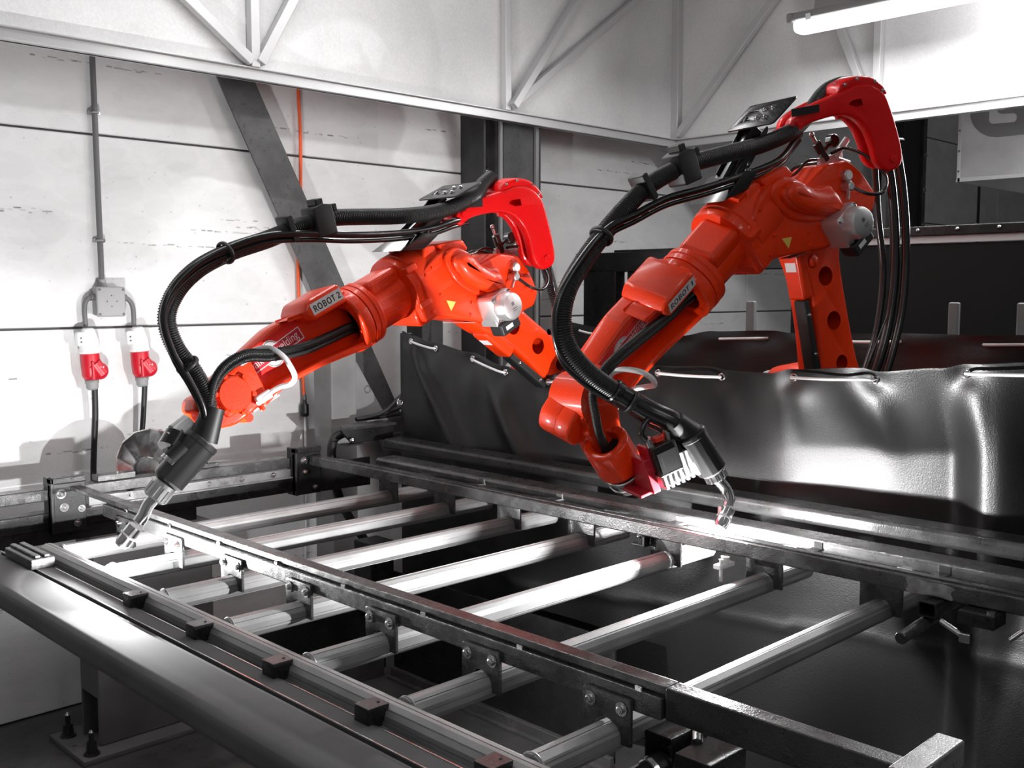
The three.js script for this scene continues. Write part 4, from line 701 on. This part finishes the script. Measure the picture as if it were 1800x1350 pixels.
  const bk = add('carrier_bracket', [f(slab(rounded([[0.275, 0.300], [0.20, 0.292], [0.10, 0.305], [-0.02, 0.338], [-0.03, 0.352], [0.06, 0.345], [0.19, 0.32]], 0.006), -0.05, -0.044, 0.001)), f(bar(V(0.18, 0.305, 0), V(-0.03, 0.36, 0), 0.09, 0.006, V(0, 0, 1))), f(slab([[0.285, 0.312], [0.19, 0.276], [0.11, 0.295], [0.17, 0.325]], -0.09, 0.07, 0.004)), f(bar(V(0.20, 0.325, -0.02), V(-0.02, 0.378, -0.02), 0.022, 0.022, V(0, 0, 1)))], M.gloss);
  for (const [x, y, z] of [[0.23, 0.308, -0.06], [0.20, 0.300, -0.03], [0.14, 0.31, -0.07], [0.17, 0.325, 0.02], [0.11, 0.315, -0.045]]) add('bolt', f(faceTo(boltGeo(0.007), V(0.1, 1, -0.25), [x, y, z])), M.zinc, bk);
  const slots = [[-0.05, 0.022], [-0.05, -0.022]].map(([x, y]) => new THREE.Path([V2(x - 0.02, y - 0.003), V2(x + 0.02, y - 0.003), V2(x + 0.02, y + 0.003), V2(x - 0.02, y + 0.003)].reverse()));
  const sp = shapeOf(rounded([[-0.10, -0.065], [0.10, -0.065], [0.10, 0.065], [-0.10, 0.065]], 0.012)); sp.holes.push(...slots);
  const S = F.clone().multiply(new THREE.Matrix4().makeTranslation(-0.025, 0.395, -0.055)).multiply(new THREE.Matrix4().makeRotationX(-Math.PI / 2)).multiply(new THREE.Matrix4().makeRotationZ(Math.PI / 2));
  const pl = add('slotted_plate', slab(sp, -0.0025, 0.0025, 0.0006).applyMatrix4(S), M.blackPaint);
  for (const [x, y] of [[0.0, 0.022], [0.035, 0.022], [0.0, -0.022], [0.035, -0.022]]) add('bolt', faceTo(boltGeo(0.0065), V(0, 0, 1), [x, y, 0.0025]).applyMatrix4(S), M.zinc, pl);
  add('strap', c4(bar(V(0.0, 0.052, -0.075), V(-0.115, 0.022, -0.075), 0.03, 0.004, V(0, 0, 1))), M.rubber);
  // hoses
  add('torch_hose', corrugated(o.hose.map(P), o.hoseR ?? 0.0262, 0.0066, 0.0032), M.hose);
  add('carrier_hose', corrugated([V(-0.25, 0.042, 0.0), V(-0.32, 0.025, 0.0), V(-0.385, -0.05, 0), V(-0.40, -0.2, 0), V(-0.385, -0.33, 0)].map(v => v.applyMatrix4(C)), 0.022), M.hose);
  if (o.boot) { const bc = curveOf(o.hose.map(P)), bp = []; for (let k = 0; k <= 14; k++) bp.push(bc.getPointAt(o.boot + (0.995 - o.boot) * k / 14)); add('hose_boot', [tube(bp, 0.0305, 60, 24), drum(bp[0].clone().addScaledVector(bc.getTangentAt(o.boot), -0.01), bp[0].clone().addScaledVector(bc.getTangentAt(o.boot), 0.012), 0.034, 0.004)], M.gloss); }
  const wh = curveOf(o.wristHose.map(P));
  const wp = wh.getSpacedPoints(40), offs = (dx, dy, dz) => wp.map(p => p.clone().add(V(dx, dy, dz)));
  add('wrist_hose', corrugated(wh, 0.0125, 0.005, 0.0016, 16), M.hose);
  add('wrist_hose', corrugated(offs(-0.006, -0.018, 0.004), 0.0085, 0.0045, 0.0012, 14), M.hose);
  add('side_cable', tube(o.cable.map(P), 0.0105, 140, 12), M.gloss);
  add('side_cable', tube(o.cable.map(p => V(p[0] - 0.004, p[1] - 0.019, p[2] + 0.006)), 0.007, 140, 10), M.gloss);
  // bundle of hoses from the carrier down to the base
  o.tail.forEach(([pts, r, rib]) => add(rib ? 'tail_hose' : 'tail_cable', rib ? corrugated(pts.map(P), r) : tube(pts.map(P), r, 60, 12), rib ? M.hose : M.gloss));
  // clamps along the torch hose
  const hc = curveOf(o.hose.map(P));
  for (const [u, kind] of o.clamps) {
    const p = hc.getPointAt(u), d = hc.getTangentAt(u), n = V(0, 0, 1).cross(d).normalize(), m = new THREE.Matrix4().makeBasis(d, n, d.clone().cross(n)).setPosition(p);
    if (kind === 'block') add('hose_clamp', [slab(rounded([[-0.035, -0.048], [0.035, -0.048], [0.035, 0.042], [0.0, 0.05], [-0.035, 0.042]], 0.008), -0.04, 0.034, 0.004).applyMatrix4(m), box(-0.012, 0.016, 0.046, 0.066, -0.03, 0.02, 0.004).applyMatrix4(m), box(-0.05, -0.035, 0.018, 0.042, -0.04, 0.02, 0.003).applyMatrix4(m)], M.rubber);
    else if (kind === 'band') add('hose_clamp', slab(rounded([[-0.011, -0.034], [0.011, -0.034], [0.011, 0.046], [-0.011, 0.046]], 0.006), -0.036, 0.03, 0.004).applyMatrix4(m), M.rubber);
    else add('cable_tie', new THREE.TorusGeometry(0.0285, 0.0042, 8, 36).scale(1.2, 1.05, 1.8).rotateY(Math.PI / 2).translate(0, 0.004, -0.007).applyMatrix4(m), M.rubber);
  }
  return t;
}
// torch body, collar, neck and nozzle along a list of points
function torch(add, b) {
  const [top, low, collar, bend, noz, tip] = b.pts.map(p => V(...p));
  const body = add('torch_body', [drum(top, low, b.r, 0.008), drum(top.clone().lerp(low, -0.02), top.clone().lerp(low, 0.12), b.r * 1.04, 0.004), along(slab(rounded([[-b.r, -0.02], [b.r, -0.02], [b.r, 0.02], [-b.r, 0.02]], 0.012), -0.002, 0.002, 0.001).rotateX(Math.PI / 2), top, low)], b.dark);
  add('torch_sleeve', rod(V(...b.sleeve), top, b.r * 0.68, b.r * 0.84, 32), M.rubber, body);
  const dir = collar.clone().sub(low).normalize();
  const col = add('torch_collar', drum(low.clone().addScaledVector(dir, -0.002), collar, b.r * 0.72, 0.004), b.metal);
  const side = V(0, 0, 1).cross(dir).normalize(), up = dir.clone().cross(side);
  for (let k = 0; k < 14; k++) { const a = k / 14 * Math.PI * 2, off = side.clone().multiplyScalar(Math.cos(a) * b.r * 0.72).addScaledVector(up, Math.sin(a) * b.r * 0.72); add('collar_rib', rod(low.clone().lerp(collar, 0.25).add(off), low.clone().lerp(collar, 0.9).add(off), 0.0028, 0.0028, 8), b.metal, col); }
  add('swan_neck', tube([collar, collar.clone().lerp(bend, 0.5).addScaledVector(b.bow, 0.25), bend, bend.clone().lerp(noz, 0.6)], b.r * 0.37, 40, 20), b.neck);
  const nz = add('nozzle', [along(toCreasedNormals(lathe([[0.0, -0.5], [1, -0.5], [1, 0.34], [0.86, 0.44], [0.8, 0.5], [0.62, 0.5], [0.62, 0.3], [0, 0.3]].map(([x, y]) => [x * b.r * 0.46, y * noz.distanceTo(tip)]), 40), 0.5), noz, tip)], b.neck);
  add('nozzle_ring', drum(noz.clone().lerp(tip, 0.42), noz.clone().lerp(tip, 0.50), b.r * 0.54, 0.002), M.castAlu, nz);
}

robot({
  label: 'orange-red welding robot reaching down to the left, its forearm plate reading ROBOT 2', name: 'ROBOT 2', at: [3.153, 0, -2.75], turn: 180,
  j3: [0.655, 1.615], pitch: 25.8, roll: o2roll(), flat: 1, carrier: [-0.033, 0.302, 5.5, -12.4, 0.854], motor: [0.03, -0.012],
  hose: [[0.56, 2.05, 0], [0.63, 2.017, -0.03], [0.70, 1.975, -0.07], [0.794, 1.932, -0.07], [0.896, 1.904, -0.07], [1.04, 1.885, -0.07], [1.177, 1.876, -0.07], [1.306, 1.865, -0.07], [1.409, 1.838, -0.07], [1.526, 1.793, -0.07], [1.656, 1.75, -0.07], [1.754, 1.70, -0.07], [1.818, 1.637, -0.07], [1.845, 1.567, -0.07], [1.823, 1.485, -0.075], [1.774, 1.415, -0.08], [1.738, 1.335, -0.085], [1.740, 1.27, -0.085]],
  wristHose: [[1.15, 1.535, 0.0], [1.208, 1.528, -0.02], [1.309, 1.501, -0.05], [1.429, 1.475, -0.09], [1.564, 1.464, -0.12], [1.644, 1.465, -0.13], [1.701, 1.435, -0.12], [1.730, 1.391, -0.11], [1.739, 1.335, -0.10], [1.744, 1.27, -0.09]],
  cable: [[0.70, 1.90, -0.03], [0.777, 1.884, -0.05], [0.888, 1.852, -0.06], [1.041, 1.83, -0.07], [1.236, 1.816, -0.09], [1.409, 1.813, -0.10], [1.544, 1.802, -0.10], [1.673, 1.761, -0.10], [1.781, 1.704, -0.10], [1.846, 1.637, -0.10], [1.869, 1.568, -0.10], [1.844, 1.475, -0.10], [1.799, 1.398, -0.10], [1.760, 1.313, -0.10], [1.752, 1.25, -0.09]],
  clamps: [[0.475, 'block'], [0.54, 'band'], [0.665, 'tie'], [0.895, 'tie']],
  tail: [[[[0.262, 1.80, 0.03], [0.225, 1.70, 0.03], [0.18, 1.57, 0.02], [0.10, 1.44, 0.05], [0.04, 1.30, 0.06], [-0.10, 1.1, 0.1], [-0.22, 0.7, 0.1]], 0.0235, true],
    [[[0.286, 1.755, -0.03], [0.27, 1.68, -0.035], [0.235, 1.60, -0.03], [0.18, 1.52, -0.02]], 0.004, false], [[[0.28, 1.755, -0.02], [0.255, 1.66, -0.02], [0.21, 1.58, -0.02], [0.15, 1.48, 0.0]], 0.004, false],
    [[[0.35, 1.49, -0.09], [0.30, 1.50, -0.10], [0.245, 1.46, -0.10], [0.235, 1.38, -0.08], [0.2, 1.3, -0.08]], 0.012, false]],
  wrist(add, g4) {
    add('wrist_joint', [g4(slab(rounded([[1.04, 0.045], [1.085, 0.03], [1.11, -0.01], [1.10, -0.06], [1.05, -0.07]], 0.02), -0.03, 0.055, 0.012)), g4(rod(V(1.04, -0.02, 0.01), V(1.115, -0.02, 0.01), 0.055, 0.045, 32))], M.paint);
    add('wrist_block', g4(slab(rounded([[1.05, 0.05], [1.11, 0.055], [1.135, 0.025], [1.11, 0.0], [1.06, 0.01]], 0.015), -0.06, 0.04, 0.010)), M.paint);
    add('flange', [rod(V(1.756, 1.262, -0.02), V(1.80, 1.235, -0.02), 0.036), rod(V(1.80, 1.255, -0.04), V(1.832, 1.236, -0.04), 0.016)], M.castAlu);
    add('flange_ring', [rod(V(1.80, 1.235, -0.03), V(1.83, 1.20, -0.04), 0.04), box(1.79, 1.84, 1.15, 1.24, -0.05, 0.0, 0.01)], M.gloss);
    add('connector', [rod(V(1.815, 1.215, -0.09), V(1.855, 1.18, -0.08), 0.021), box(1.825, 1.85, 1.10, 1.19, -0.07, -0.03, 0.006)], M.rubber);
    add('connector_ring', rod(V(1.852, 1.183, -0.08), V(1.860, 1.175, -0.078), 0.0225), M.zinc);
    torch(add, { pts: [[1.752, 1.222, -0.082], [1.853, 1.112, -0.055], [1.885, 1.070, -0.042], [1.912, 1.025, -0.034], [1.930, 0.996, -0.024], [1.966, 0.944, -0.003]], r: 0.047, sleeve: [1.722, 1.315, -0.088], dark: M.torchDark ??= phys(lin(0.03), 0.36, 0, { clearcoat: 0.3, clearcoatRoughness: 0.3 }), metal: M.castAlu, neck: M.zinc, bow: V(0.01, 0.01, 0) });
  },
});
function o2roll() { return 8; }

robot({
  label: 'orange-red welding robot in the middle right, its forearm plate reading ROBOT 1', name: 'ROBOT 1', at: [3.325, 0, -1.669], turn: 166,
  j3: [0.305, 1.865], pitch: 42, roll: -26, boot: 0.885, flat: 1, carrier: [-0.125, 0.285, 15, -18, 0.80], motor: [0.0, -0.02],
  hose: [[0.075, 2.300, 0], [0.13, 2.315, 0], [0.19, 2.300, -0.004], [0.24, 2.275, -0.011], [0.309, 2.212, -0.022], [0.393, 2.146, -0.033], [0.535, 2.089, -0.044], [0.704, 2.045, -0.056], [0.864, 2.0, -0.067], [0.996, 1.938, -0.078], [1.083, 1.872, -0.089], [1.167, 1.796, -0.10], [1.245, 1.713, -0.111], [1.300, 1.637, -0.122], [1.321, 1.562, -0.133], [1.307, 1.491, -0.144], [1.250, 1.425, -0.156], [1.164, 1.368, -0.167], [1.085, 1.318, -0.20], [1.025, 1.285, -0.235], [0.985, 1.255, -0.248]],
  wristHose: [[0.70, 1.67, 0.0], [0.769, 1.637, 0.0], [0.914, 1.571, -0.06], [1.047, 1.509, -0.10], [1.130, 1.465, -0.12], [1.182, 1.42, -0.12], [1.215, 1.365, -0.125], [1.205, 1.302, -0.125], [1.178, 1.25, -0.105], [1.150, 1.215, -0.09]],
  cable: [[0.34, 2.14, -0.01], [0.378, 2.11, -0.02], [0.468, 2.048, -0.05], [0.603, 1.998, -0.07], [0.798, 1.941, -0.09], [0.952, 1.901, -0.10], [1.071, 1.852, -0.115], [1.167, 1.811, -0.125], [1.250, 1.736, -0.13], [1.325, 1.629, -0.13], [1.345, 1.554, -0.135], [1.328, 1.479, -0.14], [1.26, 1.41, -0.155], [1.16, 1.35, -0.17], [1.08, 1.297, -0.205], [0.99, 1.245, -0.262]],
  clamps: [[0.435, 'block'], [0.515, 'band'], [0.62, 'tie'], [0.91, 'tie']],
  tail: [[[[-0.07, 2.12, 0.0], [-0.105, 2.0, 0.0], [-0.130, 1.85, 0.0], [-0.137, 1.7, 0.0], [-0.12, 1.56, 0.0], [-0.07, 1.40, 0.0], [-0.02, 1.2, 0.05], [-0.1, 0.8, 0.1]], 0.017, false], [[[-0.09, 2.12, -0.03], [-0.125, 2.0, -0.03], [-0.15, 1.85, -0.03], [-0.155, 1.7, -0.03], [-0.14, 1.56, -0.03], [-0.09, 1.40, -0.03], [-0.04, 1.2, 0.0], [-0.1, 0.8, 0.05]], 0.014, false], [[[-0.05, 2.10, 0.03], [-0.08, 1.9, 0.03], [-0.115, 1.7, 0.03], [-0.09, 1.5, 0.03], [-0.03, 1.35, 0.03]], 0.012, false],
    [[[-0.07, 2.150, 0.0], [-0.11, 2.153, 0.0], [-0.155, 2.156, 0.0]], 0.009, false], [[[-0.06, 1.56, -0.04], [0.0, 1.45, -0.04], [0.05, 1.36, -0.04]], 0.003, false]],
  wrist(add, g4) {
    // joint drum at the arm's end, then a hollow wrist block turned to the side
    const w = add('wrist_joint', [rod(V(1.150, 1.335, -0.06), V(1.18, 1.338, 0.06), 0.074, 0.074, 40), slab(rounded([[-0.05, 0.04], [0.05, 0.05], [0.062, -0.02], [0.03, -0.12], [-0.06, -0.13]], 0.03), -0.045, 0.045, 0.014).rotateZ(-0.1).translate(1.135, 1.29, -0.03)], M.paint);
    const a = V(1.168, 1.238, -0.105), b = V(1.072, 1.135, -0.066), ring = new THREE.Shape(); ring.absarc(0, 0, 0.066, 0, Math.PI * 2); { const hole = new THREE.Path(); hole.absarc(0, 0, 0.038, 0, Math.PI * 2, true); ring.holes.push(hole); }
    add('wrist_ring', along(slab(ring, -0.06, 0.055, 0.010).rotateX(Math.PI / 2), a, b), M.paint);
    add('wrist_bore', along(new THREE.CylinderGeometry(0.039, 0.039, 0.02, 32).translate(0, -0.01, 0), a, b), M.black, w);
    for (const k of [0.4, 1.5, 2.6]) add('joint_lug', drum(V(1.15 + 0.07 * Math.cos(k * 2), 1.31 + 0.07 * Math.sin(k * 2), -0.075), V(1.155 + 0.07 * Math.cos(k * 2), 1.31 + 0.07 * Math.sin(k * 2), -0.05), 0.011, 0.002), M.paint, w);
    add('white_sticker', slab(rounded([[-0.028, -0.008], [0.028, -0.008], [0.028, 0.008], [-0.028, 0.008]], 0.004), -0.001, 0.001, 0).rotateZ(-0.9).translate(1.222, 1.275, -0.03), M.cord, w);
    const d = b.clone().sub(a).normalize();
    add('flange', drum(b, b.clone().addScaledVector(d, 0.018), 0.058, 0.003), M.chrome);
    add('flange_ring', drum(b.clone().addScaledVector(d, 0.018), b.clone().addScaledVector(d, 0.036), 0.054, 0.003), M.gloss);
    add('flange', drum(b.clone().addScaledVector(d, 0.036), b.clone().addScaledVector(d, 0.046), 0.056, 0.003), M.chrome);
    add('flange_ring', drum(b.clone().addScaledVector(d, 0.046), b.clone().addScaledVector(d, 0.066), 0.050, 0.004), M.gloss);
    // red mounting plates, finned block, connector
    const BX = V(-0.92, 0.35, -0.2).normalize(), BY = V(0.4, 0.91, 0.08).projectOnPlane(BX).normalize(), m = new THREE.Matrix4().makeBasis(BX, BY, BX.clone().cross(BY)).setPosition(1.028, 1.165, -0.205);
    const k = g => g.applyMatrix4(m);
    add('mount_plate', [k(box(-0.070, -0.045, -0.055, 0.045, -0.14, 0.03, 0.004)), k(box(-0.105, -0.045, -0.055, -0.045, -0.15, 0.02, 0.003)), k(box(-0.05, -0.04, 0.0, 0.075, -0.03, 0.03, 0.002))], M.plug);
    const fins = []; for (let q = 0; q < 9; q++) fins.push(k(box(-0.036 + q * 0.0165, -0.027 + q * 0.0165, -0.052, 0.03, -0.035, 0.05, 0.0015)));
    fins.push(k(box(-0.04, 0.115, -0.045, 0.028, -0.03, 0.044, 0.002)));
    add('finned_block', fins, M.castAlu);
    add('side_block', k(box(0.088, 0.125, -0.075, 0.04, -0.036, 0.05, 0.004)), M.castAlu);
    const cn = add('connector_block', k(box(-0.045, 0.028, -0.012, 0.075, 0.0, 0.058, 0.004)), M.blackPaint);
    add('emblem', k(new THREE.BoxGeometry(0.058, 0.058, 0.0012).translate(-0.008, 0.025, 0.0586)), emblemMat, cn, { keepUv: true });
    add('connector_rear', k(box(0.03, 0.08, 0.0, 0.085, -0.03, 0.03, 0.004)), M.gloss);
    const loopPts = [[-0.035, 0.085, 0.03], [-0.05, 0.12, 0.035], [-0.02, 0.145, 0.03], [0.02, 0.13, 0.02], [0.025, 0.09, 0.02]].map(p => V(...p).applyMatrix4(m));
    add('water_hose', tube(loopPts, 0.008, 40, 12), M.gloss);
    add('hose_fitting', k(drum(V(-0.034, 0.072, 0.03), V(-0.036, 0.100, 0.031), 0.011, 0.002)), M.chrome); add('hose_fitting', k(drum(V(0.024, 0.072, 0.02), V(0.026, 0.102, 0.02), 0.011, 0.002)), M.chrome);
    add('red_clip', k(box(-0.018, 0.008, 0.076, 0.092, 0.012, 0.036, 0.003)), M.clipRed ??= std(lin(0.8, 0.05, 0.02), 0.4));
    torch(add, { pts: [[0.977, 1.253, -0.250], [0.907, 1.145, -0.268], [0.895, 1.121, -0.274], [0.860, 1.062, -0.283], [0.865, 1.037, -0.285], [0.902, 0.990, -0.292]], r: 0.042, sleeve: [1.025, 1.290, -0.243], dark: M.torchBlack ??= phys(lin(0.012), 0.3, 0, { clearcoat: 0.5, clearcoatRoughness: 0.15 }), metal: M.chrome, neck: M.chrome, bow: V(-0.04, -0.01, 0) });
    add('nozzle_clip', slab(rounded([[-0.012, -0.022], [0.008, -0.022], [0.008, 0.022], [-0.012, 0.022]], 0.005), -0.008, 0.008, 0.002).translate(0.885, 1.025, -0.280), M.castAlu);
  },
});

// ───────────── smoke over the right arc ─────────────
{
  const fade = noiseTex(256, (u, v) => { const e = Math.sin(Math.PI * Math.min(1, Math.max(0, u))) ** 1.5 * Math.sin(Math.PI * Math.min(1, Math.max(0, v))) ** 1.2, n = fbm(u, v, 5, 11); return Math.max(0, e * (1.7 * n - 0.45)); });
  const sm = new THREE.MeshStandardMaterial({ color: lin(0.03), roughness: 1, transparent: true, opacity: 0.22, alphaMap: fade, side: THREE.DoubleSide, depthWrite: false });
  const parts = [], wisp = (a, b, w, bend, ph) => {
    const g = new THREE.PlaneGeometry(1, 1, 24, 6), p = g.attributes.position, d = b.clone().sub(a);
    for (let i = 0; i < p.count; i++) { const t = p.getX(i) + 0.5, s = p.getY(i); const q = a.clone().addScaledVector(d, t); p.setXYZ(i, q.x + bend * Math.sin(t * 5 + ph) + s * w * 0.3, q.y + s * w * (0.5 + t), q.z + bend * Math.cos(t * 4 + ph) - s * w * 0.5); }
    g.computeVertexNormals(); parts.push(g);
  };
  const A = arc1At;
  wisp(A.clone().add(V(0.02, 0.05, -0.10)), A.clone().add(V(0.05, 0.10, -0.33)), 0.07, 0.012, 0.3);
  wisp(A.clone().add(V(0.00, 0.05, -0.08)), A.clone().add(V(-0.02, 0.07, -0.26)), 0.05, 0.010, 1.7);
  wisp(A.clone().add(V(0.05, 0.10, 0.04)), A.clone().add(V(0.16, 0.34, 0.10)), 0.09, 0.02, 0.9);
  wisp(A.clone().add(V(0.06, 0.12, -0.02)), A.clone().add(V(0.20, 0.42, -0.04)), 0.08, 0.02, 2.2);
  wisp(A.clone().add(V(0.08, 0.04, 0.05)), A.clone().add(V(0.14, 0.11, 0.30)), 0.06, 0.012, 3.1);
  const s = mesh('welding_smoke', parts.map(g => g.toNonIndexed()), sm, undefined, { keepUv: true, kind: 'stuff' });
  tag(s, 'thin white wisps of welding smoke around the right torch tip', 'smoke');
}

// ───────────── welding arcs ─────────────
M.arcGlow = new THREE.MeshStandardMaterial({ color: lin(0.9), emissive: lin(1), emissiveIntensity: 60 });
function arc(label, at, cd, r) {
  const t = thing('welding_arc', label, 'flame', at.toArray());
  const m = mesh('glow', new THREE.SphereGeometry(r, 24, 16), M.arcGlow, t); m.castShadow = false;
  const l = new THREE.PointLight(0xffffff, cd, 0, 2); l.castShadow = true; l.shadow.radius = 0.8; t.add(l);
}
arc('small white welding arc under the torch of the right robot', arc1At, ARC_1, 0.006);
arc('blinding white welding arc under the torch of the left robot', arc2At, ARC_2, 0.012);

scene.traverse(o => { if (o.isMesh) { o.castShadow = o.name !== 'glow' && o.name !== 'diffuser'; o.receiveShadow = true; } });
renderer.render(scene, camera);
